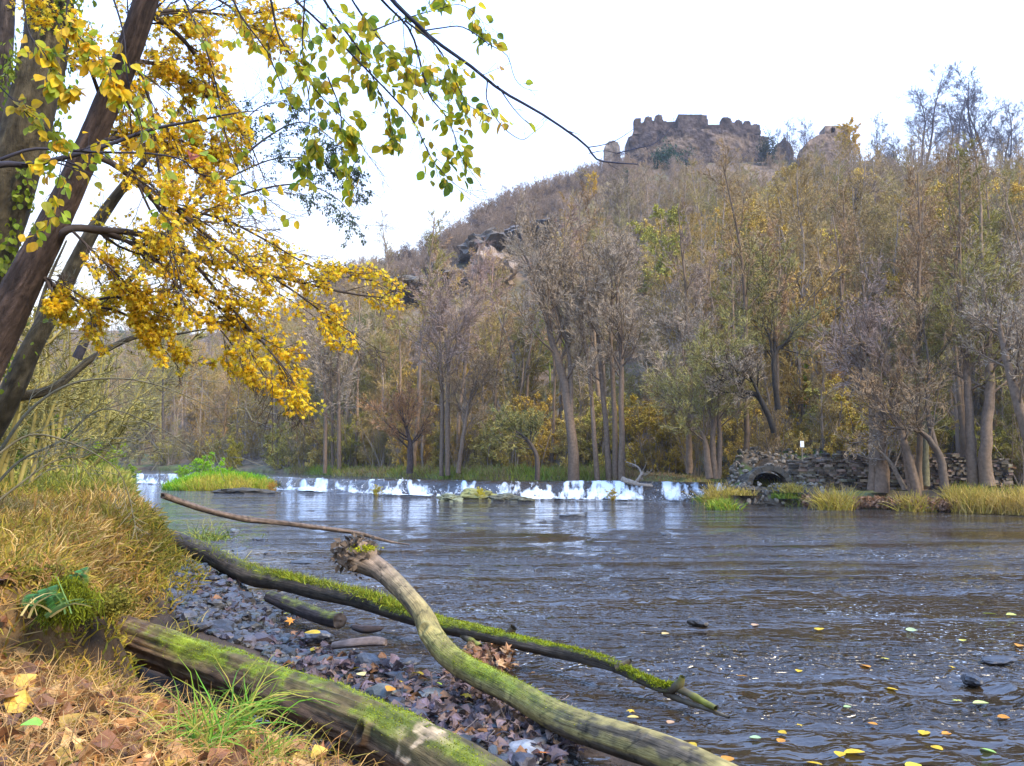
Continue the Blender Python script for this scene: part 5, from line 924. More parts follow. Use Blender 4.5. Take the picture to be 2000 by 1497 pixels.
def fern(px, py, d, ln, label, ang0=0.0):
    g = rng; mb = MB(); nf = 3
    for k in range(nf):
        a = ang0 + (k - 1) * .8; st = np.zeros((1, 3)); dr = np.array([(math.sin(a) * .5 + .3, -.5, .8 - .5 * abs(k - 1))]); fr = grow(st, dr, np.array([ln * (1 - .2 * abs(k - 1))]), 22, .03, (0, 0, -.08), g); tubes(mb, fr, np.full((1, 22), .002), 4, (.05, .12, .03))
        Tn = unit(np.gradient(fr[0], axis=0)); sd_ = unit(np.cross(Tn, (0, -.4, 1)))
        for sg in (-1, 1):
            for j in range(3, 22):
                L_ = ln * .24 * math.sin(math.pi * (j / 23)) ** .7 + .01; ax = unit(sd_[j] * sg + Tn[j] * .45); Rm = frames(ax[None], np.array([[0, -.3, 1.0]])); v = np.array([(0, 0, 0), (.10, .3, .02), (.07, .75, 0), (0, 1, 0), (-.07, .75, 0), (-.10, .3, .02)])
                scatter(mb, v, np.array([(0, 1, 2, 3), (0, 3, 4, 5)]), fr[0][j][None], Rm, np.array([L_]), np.array((.07, .20, .05)) * random.uniform(.7, 1.4))
    o = mb.build('fern', M['leaf']); o.location = tuple(P(px, py, d)); tag(o, label, 'fern')
fern(88, 1165, 4.4, .20, 'green fern growing over the dark hollow in the left bank'); fern(150, 1125, 4.7, .14, 'small light green fern above the moss cushion', .3)

# far bank tufts, island plants
ctr = [0]
TUFTS = [((1448, 966), .35, 'y', 'small dry tuft on the slope left below the culvert'), ((1530, 972), .35, 'g', 'small green tuft on the slope right below the culvert'), ((1540, 960), .4, 'y', 'small dry tuft between the culvert and the wall'), ((1405, 985), 1.0, 'y', 'first yellow grass tuft beside the right end of the weir'), ((1440, 985), .75, 'y', 'yellow tuft second from the weir end'), ((1478, 980), .95, 'g', 'yellow green tuft in front of the culvert'), ((1515, 985), .7, 'g', 'bright green tuft just right of the culvert'), ((1555, 987), .6, 'g', 'low green tuft left of the isolated golden tuft'),
         ((1628, 996), 1.0, 'y', 'isolated golden grass tuft in front of the left part of the stone wall'), ((1412, 995), .5, 'g', 'small yellow green tuft standing in the water by the weir end'), ((1380, 980), .4, 'g', 'tiny green plant in the water left of the first yellow tuft'), ((1785, 998), .75, 'y', 'golden tuft below the two leaning trunks'), ((1760, 992), .55, 'y', 'small golden tuft left of the one below the leaning trunks')]
for (px, py), h, t, lb in TUFTS: tuft(px, py, 0.0, base=P(px, py, 30.8) if py < 974 else None, n=420, h=h, wd=.016, pal=[(.44, .31, .05), (.36, .30, .04), (.5, .36, .1)] if t == 'y' else [(.20, .30, .02), (.34, .32, .04), (.14, .22, .02)], label=lb, spread=.24, droop=-.12, rr_=.5, group='grass tufts along the far waterline')

n = 15000; u_ = rng.uniform(1845, 2350, n); y = np.interp((u_ - CX) / F / ca, ctlUb, ctl[:, 1]) - 1.6 + rng.gamma(2, .9, n); x = (u_ - CX) / F / ca * y
blades(n, x, y, np.full(n, 0.02), rng.uniform(.35, 1.05, n) * (1 - .45 * sstep(0, .3, fbm(v3(x, y, 2), .8, 2))), .015, gcol(x, y, n, [(.12, .20, .02), (.34, .28, .04), (.46, .33, .07), (.5, .34, .1)], .5), 'shore_grass', 'thick golden grass along the waterline at the right edge', 'grass', K=4, droop=-.1, spread=.35)
n = 17000; u_ = rng.uniform(560, 1560, n); y = np.interp((u_ - CX) / F / ca, ctlUb, ctl[:, 1]) + rng.gamma(2, 1.0, n) - .8; x = (u_ - CX) / F / ca * y; k = sstep(-.2, .3, fbm(v3(x, y, 7), .25, 3)); z = far_z(x / y, y)
blades(n, x, y, z, rng.uniform(.12, .5, n) * (.35 + k), .02, gcol(x, y, n, [(.17, .25, .03), (.24, .26, .04), (.27, .21, .07), (.25, .16, .08)], .3), 'shore_grass', 'green and brown grass on the far bank behind the weir', 'grass', K=3, droop=-.1)
n = 9000; u_ = rng.uniform(1560, 1860, n); y = np.interp((u_ - CX) / F / ca, ctlUb, ctl[:, 1]) + rng.gamma(2, .7, n) - 1.4; x = (u_ - CX) / F / ca * y
mb = MB(); scatter(mb, *LS['small'], v3(x, y, .08 + rng.random(n) * .28), rotmats(n), rng.uniform(.08, .17, n), np.array((.27, .145, .075)) * rng.uniform(.4, 1.5, (n, 1))); tag(mb.build('leaf_litter', M['litter']), 'reddish brown leaf litter below the stone wall', 'leaf litter', kind='stuff')
# island
xi = np.linspace(-1, 1, 60); yi = np.linspace(-1, 1, 40); X, Y = np.meshgrid(xi, yi); r2_ = np.clip(1 - X ** 2 - Y ** 2, -.3, 1); ic = P(438, 945, 50); p = v3(ic[0] + X * 3.6, 50 + Y * 3.2, -.15 + .75 * r2_ + .08 * fbm(v3(X * 4, Y * 4, 1), 1, 3))
mb = MB(); mb.add(p, gridfaces(*X.shape), (.05, .06, .02)); tag(mb.build('island_ground', M['bank'], smooth=True), kind='structure')
n = 16000; a = rng.uniform(0, 6.28, n); r_ = np.sqrt(rng.random(n)) * .97; X, Y = r_ * np.cos(a), r_ * np.sin(a); z = -.15 + .75 * (1 - r_ ** 2); x, y = ic[0] + X * 3.6, 50 + Y * 3.2
blades(n, x, y, z, rng.uniform(.2, .7, n), .022, gcol(x, y, n, [(.10, .30, .01), (.18, .36, .01), (.28, .36, .02), (.42, .34, .05)], .5), 'island_grass', 'vivid green grass covering the small island at the weir', 'grass', K=3, droop=-.08)
for (px, rw, d, H, tn, lb, w2) in ((408, 950, 51, 2.2, (.20, .36, .02), 'round vivid green bush on the island', 1.3), (360, 945, 52, 1.3, (.20, .34, .02), 'small green bush at the left end of the island', 1.2), (470, 953, 50, 1.0, (.26, .28, .02), 'yellow green low bush at the right part of the island', 1.5),
                                   (532, 962, 47.5, .7, (.40, .22, .06), 'orange brown tuft of dead stems at the right tip of the island', 1.2), (736, 966, 40.6, .55, (.36, .30, .03), 'small yellow plant growing out of the white water', 1.6), (1196, 975, 34.8, .5, (.34, .26, .04), 'small golden plant at the foot of the weir near the driftwood', 1.6), (938, 968, 36, .45, (.42, .36, .03), 'yellow plant on top of the mossy boulder by the weir', 1.4)):
    q = P(px, rw, d); place('leafbush', q[0], q[1], q[2] - .05, H, tn, lb, 'bush', name='leafy_shrub', wide=w2)
for (px, d, H, tn, lb, w2) in ((205, 34, 1.7, (.19, .25, .02), 'yellow green bush at the bank edge left of the weir', 1.2), (150, 28, 1.9, (.15, .20, .03), 'green weedy bush on the left bank in front of the far trees', 1.4), (60, 22, 1.9, (.13, .17, .03), 'green weedy bush at the left edge of the bank', 1.4), (255, 46, 1.3, (.16, .24, .02), 'small green bush on the bank at the left end of the weir', 1.1)):
    xx = (px - CX) / F * d; place('leafbush', xx, d, float(near_z(np.array([xx]), np.array([float(d)]))[0]) - .1, H, tn, lb, 'bush', name='leafy_shrub', wide=w2)
for (px, d, H, k_, lb) in ((20, 14, 3.6, 'bush', 'bare grey shrub with long thin stems at the left edge above the bank grass'), (110, 20, 5.0, 'bush', 'thin bare shrub behind the trunks on the left bank'), (-60, 11, 4.2, 'spread', 'low leafless tree spreading thin branches across the left bank'), (200, 38, 6.5, 'bush', 'bare shrub on the left bank left of the weir')):
    xx = (px - CX) / F * d; place(k_, xx, d, float(near_z(np.array([xx]), np.array([float(d)]))[0]) - .1, H, tj('olive'), lb, 'shrub' if k_ == 'bush' else 'tree', wide=1.3)

# ------------------------------------------------------------------ trees on the near bank
def stem(mb, pts, sides=28, seg=160, seed=1, base=None, bark=(.085, .065, .055), amp=.05, dens=11, furrow=.06):
    q = np.array([P(a[0], a[1], a[2]) for a in pts]); q, r = resample(q, seg, np.array([a[3] for a in pts])); q = q - base; T = unit(np.gradient(q, axis=0)); ref = np.array((1.0, 0, 0)) if abs(T.mean(0)[2]) > .7 else np.array((0, 0, 1.0)); A = unit(np.cross(T, ref)); B = np.cross(T, A)
    th = np.arange(sides) * 2 * math.pi / sides; s = np.concatenate(([0], np.cumsum(np.linalg.norm(np.diff(q, axis=0), axis=1)))); cs, sn = np.cos(th)[None], np.sin(th)[None]
    nd = v3(cs * dens * r.mean() * 2.2, sn * dens * r.mean() * 2.2, s[:, None] * 2.4) + seed * 3.1; fr = np.abs(fbm(nd, 1.6, 3)); low = fbm(v3(cs, sn, s[:, None]) + seed, 1, 3)
    rr = r[:, None] * (1 + amp * low + furrow * (fr - .3)); v = q[:, None] + rr[..., None] * (np.cos(th)[None, :, None] * A[:, None] + np.sin(th)[None, :, None] * B[:, None])
    c = np.asarray(bark) * (.55 + 1.1 * fr + .25 * low)[..., None] * np.array((1, 1, 1)); uv = np.stack(np.broadcast_arrays((th / 6.283)[None], s[:, None]), -1).reshape(-1, 2)
    mb.add(v.reshape(-1, 3), gridfaces(seg, sides, True), np.clip(c, .01, 1).reshape(-1, 3), uv=uv); return q, r
def near_tree(name, stems_, label, depth_base, sides=36, **k):
    b = P(stems_[0][0][0], stems_[0][0][1], depth_base); rt = empty(name, tuple(b)); tag(rt, label, 'tree'); mb = MB(); out_ = [stem(mb, s_, sides, 260, i + 2, b, **k) for i, s_ in enumerate(stems_)]
    mb.build('trunk', M['bark'], rt, True); return rt, b, out_
g = np.random.default_rng(77)
T1 = near_tree('ivy_tree', [[(-110, 1030, 7.9, .28), (-90, 850, 7.8, .25), (-62, 700, 7.7, .23), (-26, 520, 7.6, .215), (20, 370, 7.5, .205), (60, 215, 7.4, .20), (92, 70, 7.4, .195), (112, -160, 7.3, .19)]], 'thickest trunk at the upper left, overgrown with green ivy leaves', 7.9, 48, bark=(.075, .06, .035))
n = 4600; q, r = T1[2][0]; i = g.integers(60, 250, n); th = g.uniform(0, 6.28, n); clus = fbm(q[i] * 1.0 + np.stack((np.cos(th), np.sin(th), 0 * th), -1) * .4, 1.6, 3) > -.02
pos = q[i] + np.stack((np.cos(th), np.sin(th), g.normal(0, .2, n)), -1) * (r[i] * 1.02 + .03 + g.exponential(.05, n))[:, None]; pos = pos[clus]; m_ = len(pos); ax = unit(g.normal(size=(m_, 3)) * .5 + (0, 0, -1)); nr = unit(np.stack((np.cos(th), np.sin(th), 0 * th), -1)[clus] + g.normal(size=(m_, 3)) * .5)
mb = MB(); scatter(mb, *LS['oval'], pos, frames(ax, nr), g.uniform(.035, .075, m_), np.array((.17, .26, .02)) * g.uniform(.45, 1.5, (m_, 1)) * (1 + g.uniform(0, .6, (m_, 1)) * np.array((1, .2, 0)))); mb.build('ivy', M['leaf'], T1[0])
near_tree('narrow_tree', [[(-60, 900, 8.4, .1), (-12, 300, 8.4, .09), (8, 100, 8.3, .085), (16, -60, 8.2, .08)]], 'narrow trunk cut by the left edge at the top left corner', 8.4, 20)
near_tree('leaning_tree', [[(-140, 1000, 9.6, .16), (-40, 870, 9.4, .15), (20, 770, 9.2, .13), (62, 680, 9.1, .11), (110, 590, 9.0, .09), (165, 480, 8.9, .075), (215, 400, 8.8, .06), (300, 290, 8.6, .035), (360, 200, 8.5, .015)],
   [(15, 778, 9.2, .06), (100, 760, 9.4, .05), (180, 700, 9.6, .04), (260, 660, 9.8, .03), (330, 655, 9.9, .018), (420, 640, 10, .006)], [(60, 700, 9.1, .04), (70, 640, 9.3, .035), (90, 560, 9.4, .02), (130, 470, 9.5, .01)]], 'third, thinnest leaning trunk at the left with a bare limb low over the bank', 9.6, 18, bark=(.10, .085, .055))
MT = near_tree('maple_tree', [[(-165, 1010, 6.5, .20), (-62, 770, 6.5, .168), (20, 604, 6.5, .145), (82, 482, 6.45, .125), (135, 373, 6.4, .106), (197, 232, 6.3, .098), (240, 130, 6.2, .094), (274, 36, 6.1, .09), (320, -110, 6.0, .085)]], 'dark leaning maple trunk in front of the ivy tree, carrying the small yellow leaves', 6.5, 56, bark=(.068, .046, .036))
MTb = MT[1]
def limbset(lst, seg=26):
    Pp, Rr = [], []
    for pth in lst:
        q = np.array([P(a[0], a[1], a[2]) for a in pth]); q, r = resample(q, seg, np.array([a[3] for a in pth])); Pp.append(q); Rr.append(r)
    return np.array(Pp), np.array(Rr)
LM = [[(110, 470, 6.45, .034), (138, 447, 6.4, .032), (200, 450, 6.6, .030), (290, 462, 6.9, .028), (420, 515, 7.3, .022), (560, 545, 7.6, .017), (680, 573, 7.8, .011), (778, 585, 7.9, .004)],
      [(150, 330, 6.35, .03), (200, 310, 6.4, .028), (290, 380, 6.6, .020), (370, 500, 6.9, .015), (450, 600, 7.1, .011), (530, 690, 7.2, .007), (598, 785, 7.3, .003)],
      [(262, 40, 6.1, .03), (290, 30, 6.3, .026), (350, 70, 6.5, .02), (405, 140, 6.8, .016), (445, 200, 7, .012), (480, 260, 7.2, .008), (520, 360, 7.4, .004)],
      [(60, 520, 6.5, .022), (92, 548, 6.5, .018), (160, 592, 6.7, .013), (240, 612, 7, .010), (300, 660, 7.1, .006), (352, 722, 7.2, .003)],
      [(205, 451, 6.62, .02), (270, 485, 6.8, .018), (370, 560, 7, .014), (480, 640, 7.2, .010), (560, 725, 7.3, .006), (590, 790, 7.3, .003)],
      [(240, 335, 6.5, .02), (320, 390, 6.8, .018), (430, 480, 7.1, .015), (560, 560, 7.4, .011), (650, 625, 7.6, .007), (725, 675, 7.7, .003)],
      [(232, 110, 6.2, .025), (280, 40, 6.3, .018), (350, 20, 6.5, .014), (460, 30, 6.8, .01), (570, 15, 7, .004)],
      [(215, 160, 6.2, .02), (270, 120, 6.4, .017), (350, 150, 6.8, .013), (420, 210, 7.1, .010), (455, 310, 7.3, .004)],
      [(300, 395, 6.62, .014), (360, 410, 6.9, .013), (440, 430, 7.2, .012), (520, 470, 7.4, .009), (610, 520, 7.6, .007), (705, 535, 7.8, .003)],
      [(165, 593, 6.72, .012), (230, 580, 6.8, .012), (330, 590, 7, .010), (420, 635, 7.1, .008), (470, 700, 7.2, .005), (500, 745, 7.2, .003)],
      [(245, 80, 6.1, .018), (290, 190, 6.3, .013), (310, 330, 6.5, .010), (330, 460, 6.6, .007), (360, 580, 6.7, .003)],
      [(200, 200, 6.3, .018), (165, 110, 6.0, .012), (110, 20, 5.8, .008), (80, -60, 5.7, .004)], [(250, 60, 6.1, .02), (330, -40, 6.6, .015), (460, 20, 7.0, .01), (540, 80, 7.2, .004)],
      [(170, 290, 6.3, .016), (230, 270, 6.6, .013), (330, 270, 6.9, .009), (420, 300, 7.1, .004)], [(92, 550, 6.5, .016), (110, 590, 6.5, .012), (128, 570, 6.6, .006), (120, 540, 6.6, .003)],
      [(222, 130, 6.2, .016), (260, 220, 6.5, .013), (350, 300, 6.9, .010), (430, 370, 7.1, .007), (500, 420, 7.3, .003)], [(190, 215, 6.3, .014), (230, 180, 6.5, .011), (300, 150, 6.8, .008), (360, 190, 7.0, .005), (395, 260, 7.1, .003)], [(140, 450, 6.4, .012), (190, 500, 6.5, .010), (250, 560, 6.7, .007), (290, 640, 6.9, .003)]]
A_, RA_ = limbset(LM)
B_, RB_ = spawn(A_, RA_, 13, .12, 1, 34, .34, 9, .10, (.03, 0, -.035), .55, g, endbias=.45); C_, RC_ = spawn(B_, RB_, 7, .1, 1, 36, .42, 6, .12, (.02, 0, -.05), .6, g, endbias=.3); E_, RE_ = spawn(C_, RC_, 4, .2, 1, 40, .5, 4, .1, (0, 0, -.05), .7, g, endbias=.2)
off = lambda X: X - MTb
mb = MB(); tubes(mb, off(A_), A_[..., 0] * 0 + RA_, 9, (.05, .038, .032)); tubes(mb, off(B_), np.maximum(RB_, .0032), 5, (.05, .038, .032)); mb.build('limb', M['branch'], MT[0], True)
mb = MB(); tubes(mb, off(C_), np.maximum(RC_ * .8, .0030), 3, (.055, .04, .032)); tubes(mb, off(E_), np.full(RE_.shape, .0022), 3, (.07, .05, .035)); mb.build('twig', M['branch'], MT[0])
DENS = [(530, 640, 165, 110, 1.0), (585, 740, 62, 70, 1.0), (680, 580, 110, 62, .75), (740, 610, 60, 60, .6), (230, 620, 140, 72, 1.0), (320, 690, 52, 50, 1.0), (150, 610, 90, 50, .8), (300, 320, 170, 220, .95), (360, 120, 110, 110, 1.0), (260, 90, 100, 100, .5), (510, 50, 90, 70, .7), (480, 530, 120, 80, .8), (100, 60, 90, 120, .4), (430, 260, 60, 60, .6), (250, 450, 150, 90, .5), (640, 560, 60, 50, .8)]
def dens(p, lst, holes=()):
    x, y = proj(p); d = np.zeros(len(p))
    for cx_, cy_, rx, ry, a in lst: d = np.maximum(d, a * (1 - sstep(.8, 1.15, np.hypot((x - cx_) / rx, (y - cy_) / ry))))
    for cx_, cy_, rx, ry in holes: d = d * sstep(.7, 1.1, np.hypot((x - cx_) / rx, (y - cy_) / ry))
    return d
def hang(tw, n, g, shape, size, mb, b, pal, keep=None, droop=1.0, jit=.03, tend=.3):
    t = tw.reshape(-1, tw.shape[1], 3); i = g.integers(0, len(t), n); k = g.uniform(tend, 1, n) * (t.shape[1] - 1.001); a = k.astype(int); f = (k - a)[:, None]; pos = t[i, a] * (1 - f) + t[i, a + 1] * f; T = unit(t[i, a + 1] - t[i, a])
    if keep is not None: m = g.random(n) < keep(pos); pos, T = pos[m], T[m]; n = len(pos)
    side = unit(np.cross(T, g.normal(size=(n, 3)))); ax = unit(T * .4 + side * .8 + np.array((0, 0, -droop)) * g.uniform(.3, 1, (n, 1))); nr = unit(g.normal(size=(n, 3)) + (0, -.5, .5)); P_ = np.array(pal); c = P_[g.integers(0, len(P_), n)] * g.uniform(.7, 1.25, (n, 1))
    scatter(mb, *LS[shape], pos - b + side * jit * g.random((n, 1)), frames(ax, nr), g.uniform(.7, 1.25, n) * size, c)
mb = MB(); YEL = [(.80, .53, .015), (.84, .60, .02), (.76, .46, .01), (.85, .66, .05), (.66, .54, .03), (.60, .32, .01)]
kf = lambda p: dens(p, DENS, [(405, 215, 30, 40), (590, 420, 60, 70), (560, 350, 60, 90)])
hang(np.concatenate((C_.reshape(-1, 6, 3)[:, [0, 2, 4, 5]], E_)), 42000, g, 'maple', .047, mb, MTb, YEL, kf, .8); mb.build('foliage', M['leaf'], MT[0])
# boughs with larger yellow green leaves hanging into the top of the picture
def bough(name, lst, label, nleaf, n1=9, seed=5, size=.085, pal=None, lenf=.22, ang=30, dens_=None, shape='oval', trop=(.01, 0, -.03), bark=(.035, .032, .04), n2=3, minr=.0012, cat='branch', holes=()):
    g = np.random.default_rng(seed); A, RA = limbset(lst); b = A[0, 0].copy(); rt = empty(name, tuple(b)); tag(rt, label, cat)
    B, RB = spawn(A, RA, n1, .15, 1, ang, lenf, 8, .10, trop, .5, g, endbias=.5); C, RC = spawn(B, RB, n2, .2, 1, 38, .5, 5, .12, trop, .6, g, endbias=.2)
    mb = MB(); tubes(mb, A - b, RA, 8, bark); mb.build('bough', M['branch'], rt, True); mb = MB(); tubes(mb, B - b, np.maximum(RB * .8, minr), 4, bark); tubes(mb, C - b, np.full(RC.shape, minr), 3, np.array(bark) * 1.3); mb.build('twig', M['branch'], rt)
    if nleaf:
        mb = MB(); hang(np.concatenate((B[:, [0, 2, 4, 5, 7]], C[:, [0, 1, 2, 3, 4]])), nleaf, g, shape, size, mb, b, pal, (lambda p: dens(p, dens_, holes)) if dens_ else None, 1.1, .02, .15); mb.build('foliage', M['leaf'], rt)
    return rt
GP = [(.38, .40, .02), (.52, .46, .02), (.62, .50, .03), (.28, .34, .02), (.56, .36, .02), (.16, .24, .03), (.45, .42, .03)]
D_ = 4.4
def pl(pts, r0, r1, d0=D_, d1=D_ + .5): n = len(pts); return [(a, b, d0 + (d1 - d0) * i / (n - 1), r0 + (r1 - r0) * (i / (n - 1)) ** .8) for i, (a, b) in enumerate(pts)]
BG = [[(740, -40), (766, 0), (806, 40), (850, 80), (920, 130), (980, 178), (1060, 224), (1140, 280), (1165, 311), (1200, 318), (1245, 321)]]
bough('long_bare_branch', [pl(BG[0], .016, .004), pl([(1150, 288), (1175, 284), (1200, 276), (1224, 262), (1240, 250)], .004, .0015, 4.85, 4.9), pl([(1205, 300), (1240, 291), (1275, 282), (1300, 262), (1318, 236)], .0045, .0015, 4.9, 4.95), pl([(1150, 300), (1180, 295), (1208, 300), (1225, 300)], .003, .0012, 4.9, 4.95),
      pl([(829, 60), (862, 55), (899, 52), (930, 68), (955, 87), (990, 108), (1004, 150), (1018, 168), (1032, 175), (1052, 178)], .005, .0012), pl([(930, 140), (951, 157), (951, 196), (979, 245), (1018, 273), (1042, 259), (1060, 245), (1062, 232)], .005, .001), pl([(972, 168), (1007, 217), (1042, 248), (1056, 238)], .004, .001)],
      'long dark branch arching from the top edge towards the castle, almost bare at its tip', 42, 4, 6, .075, [(.62, .5, .03), (.4, .42, .03), (.2, .1, .08), (.5, .3, .05)], .13, 45, [(960, 130, 80, 120, 1), (1005, 190, 30, 90, .7)], n2=2, bark=(.03, .035, .06))
B2_ = [pl([(600, -60), (633, 0), (668, 52), (706, 105), (738, 175), (759, 224), (762, 268)], .010, .002), pl([(700, -60), (745, 0), (801, 60), (825, 140), (840, 189), (871, 227), (888, 266), (899, 304), (941, 364)], .009, .0015), pl([(560, -40), (577, 0), (615, 35), (690, 110), (780, 203), (808, 238), (825, 273), (846, 315), (885, 357), (920, 381)], .009, .0015),
      pl([(520, -40), (531, 10), (545, 70), (587, 136), (630, 192), (682, 245), (717, 301), (752, 346)], .008, .0015), pl([(596, -50), (594, 17), (591, 105), (605, 210), (601, 280), (608, 332)], .006, .0015), pl([(790, 40), (853, 91), (885, 150), (913, 203), (948, 224), (965, 235)], .006, .001), pl([(660, -50), (700, 20), (745, 80), (790, 120), (850, 150), (905, 190)], .007, .001), pl([(640, 150), (665, 220), (668, 300), (690, 370), (700, 400)], .005, .001), pl([(730, 60), (780, 40), (850, 20), (900, 10), (940, 40), (950, 75)], .005, .001)]
BD = [(680, 90, 150, 130, 1), (640, 250, 75, 150, 1), (760, 190, 90, 120, .85), (860, 270, 55, 100, .6), (870, 60, 100, 80, .8), (800, 110, 90, 90, .9), (900, 180, 60, 130, .5), (580, 120, 90, 150, .8), (890, 330, 40, 50, .5)]
bough('leafy_branch', B2_, 'cascade of hanging twigs with large yellow green leaves at the top middle', 1150, 17, 9, .064, GP, .24, 34, BD, holes=[(950, 300, 30, 60)])
B3_ = [pl([(-80, 350), (0, 322), (60, 322), (150, 302), (215, 282), (300, 252), (385, 236), (455, 222), (505, 216)], .022, .003, 4.0, 4.6), pl([(0, 312), (60, 292), (120, 293), (200, 298), (290, 300), (355, 312), (390, 340), (470, 358), (505, 375), (560, 415), (600, 425)], .009, .0015, 4.0, 4.6),
       pl([(330, -60), (360, 0), (400, 90), (425, 180), (440, 260), (470, 340), (520, 400)], .008, .0015), pl([(430, -60), (470, 30), (520, 100), (560, 190), (600, 270), (630, 350)], .007, .0012), pl([(205, -50), (240, 60), (250, 160), (280, 260), (290, 340), (330, 440)], .006, .001, 3.8, 4.1), pl([(40, -60), (55, 60), (90, 110), (105, 160), (120, 180)], .005, .001, 3.6, 3.7), pl([(150, -50), (130, 30), (170, 90), (222, 150), (230, 200)], .005, .001, 3.6, 3.7), pl([(-30, 140), (20, 190), (60, 230), (120, 290), (100, 400), (70, 450)], .005, .001, 3.7, 3.9)]
bough('leafy_branch', B3_, 'level dark bough crossing the two big left trunks, with large yellow leaves', 1050, 16, 10, .056, [(.62, .46, .02), (.74, .48, .02), (.42, .42, .03), (.3, .38, .03), (.7, .4, .02)], .16, 34, [(300, 120, 260, 160, .8), (100, 230, 130, 160, .8), (440, 380, 140, 110, .5), (130, 420, 120, 80, .6), (230, 470, 200, 60, .4), (480, 120, 100, 160, .6)])
# small dark leaved tree behind the boughs
DT = [[(300, 480, 13, .03), (420, 360, 13.3, .025), (520, 270, 13.6, .018), (600, 240, 13.8, .010), (680, 300, 14, .004)], [(300, 480, 13, .03), (450, 390, 13.5, .022), (580, 360, 13.8, .014), (660, 390, 14, .008), (705, 450, 14, .003)], [(320, 470, 13, .025), (430, 300, 13.2, .018), (500, 215, 13.5, .01), (560, 195, 13.7, .004)], [(420, 360, 13.3, .018), (540, 310, 13.7, .012), (640, 320, 14, .008), (700, 370, 14, .003)], [(150, 700, 13, .08), (200, 600, 13, .06), (260, 540, 13, .045), (330, 460, 13, .03), (400, 380, 13.2, .02)]]
bough('dark_leaved_tree', DT, 'slender tree with tiny dark green leaves against the sky between maple and hanging twigs', 9000, 18, 14, .052, [(.05, .085, .035), (.07, .12, .05), (.035, .05, .045), (.10, .12, .05)], .26, 40, [(590, 290, 130, 90, 1), (650, 370, 75, 80, 1), (500, 240, 60, 50, .6), (690, 440, 30, 60, .5), (210, 500, 120, 70, .8), (130, 560, 80, 60, .5)], 'small', (0, 0, .0), n2=8, minr=.003, cat='tree')
bough('bare_branch', [pl([(140, 560), (100, 600), (60, 650)], .01, .004, 8, 8)[::-1], pl([(0, 880), (60, 800), (140, 750), (240, 740), (330, 760), (420, 800)], .02, .004, 8.5, 9.5), pl([(-20, 960), (40, 900), (120, 860), (200, 800), (300, 830), (380, 880)], .016, .003, 8.0, 9), pl([(-20, 900), (60, 850), (150, 870), (230, 920), (260, 1000)], .012, .003, 7, 7.4), pl([(-30, 1000), (60, 930), (110, 900), (190, 885)], .012, .003, 7, 7.4)],
      'bare thin twigs spreading low over the left bank grass', 0, 12, 15, lenf=.5, ang=40, trop=(.01, 0, .0), n2=6, minr=.0028, bark=(.13, .115, .07))
one = MB(); hang(np.array([[P(375, 300, 4.4), P(376, 301, 4.4)]]), 1, g, 'curl', .10, one, np.zeros(3), [(.2, .05, .03)]); o = one.build('hanging_leaf', M['litter']); tag(o, 'single dark red brown leaf caught on the level bough at the left', 'leaf')

# ------------------------------------------------------------------ fallen leaves
def litter(n, x, y, z, s, pal, label, name='leaf_litter', tilt=.6):
    g = rng; nr = unit(g.normal(size=(n, 3)) * tilt + (0, 0, 1)); ax = unit(g.normal(size=(n, 3)) * (1, 1, .25)); mb = MB(); k = g.random(n) < .62; P_ = np.array(pal); c = P_[g.integers(0, len(P_), n)] * g.uniform(.55, 1.3, (n, 1)); p = v3(x, y, z)
    scatter(mb, *LS['curl'], p[k], frames(ax[k], nr[k]), s[k], c[k]); v, f = LS['maple']; scatter(mb, v * (1, 1, 1.4), f, p[~k], frames(ax[~k], nr[~k]), s[~k] * 1.1, c[~k]); return tag(mb.build(name, M['litter']), label, 'leaf litter', kind='stuff')
n = 2600; y = rng.uniform(2.3, 4.9, n); x = foot_x(y) - rng.uniform(-.15, 3.0, n); z = near_z(x, y)
litter(n, x, y, z + rng.uniform(.0, .05, n), rng.uniform(.05, .115, n), [(.34, .15, .05), (.44, .22, .08), (.22, .09, .035), (.50, .29, .10), (.30, .14, .06), (.14, .065, .03), (.54, .34, .06)], 'salmon brown dead leaves heaped in the lower left corner', tilt=.75)
xs, ys_ = zip(*[pix_area(*a) for a in ((260, 690, 1330, 130, 50), (330, 860, 1400, 150, 60), (230, 1000, 1455, 140, 55), (80, 480, 1210, 120, 60), (170, 930, 1330, 70, 40), (60, 560, 1270, 90, 40), (90, 620, 1450, 60, 50))]); xs, ys_ = np.concatenate(xs), np.concatenate(ys_); n = len(xs)
litter(n, xs, ys_, np.maximum(near_z(xs, ys_), 0) + rng.uniform(.01, .06, n), rng.uniform(.05, .10, n), [(.10, .07, .07), (.15, .10, .09), (.07, .05, .05), (.18, .12, .09), (.13, .09, .10), (.22, .11, .05)], 'dark wet leaves matted between the stones and the two logs', tilt=.5)
n = 150; x, y = pix_area(n, 955, 1292, 48, 24, .06); litter(n, x, y, .05 + rng.random(n) * .10, rng.uniform(.05, .1, n), [(.34, .17, .07), (.26, .12, .05), (.42, .26, .13), (.16, .08, .05)], 'heap of orange brown leaves caught behind the pale log', tilt=.8)
n = 500; x, y = pix_area(n, 985, 1370, 45, 55, .1); z0 = np.full(n, .02)
blades(n, x, y, z0, rng.uniform(.06, .22, n), .0025, np.array((.16, .11, .07)) * rng.uniform(.5, 1.6, (n, 1)), 'dead_roots', 'tangle of dead roots and stalks washed against the pale log', 'roots', spread=1.5)
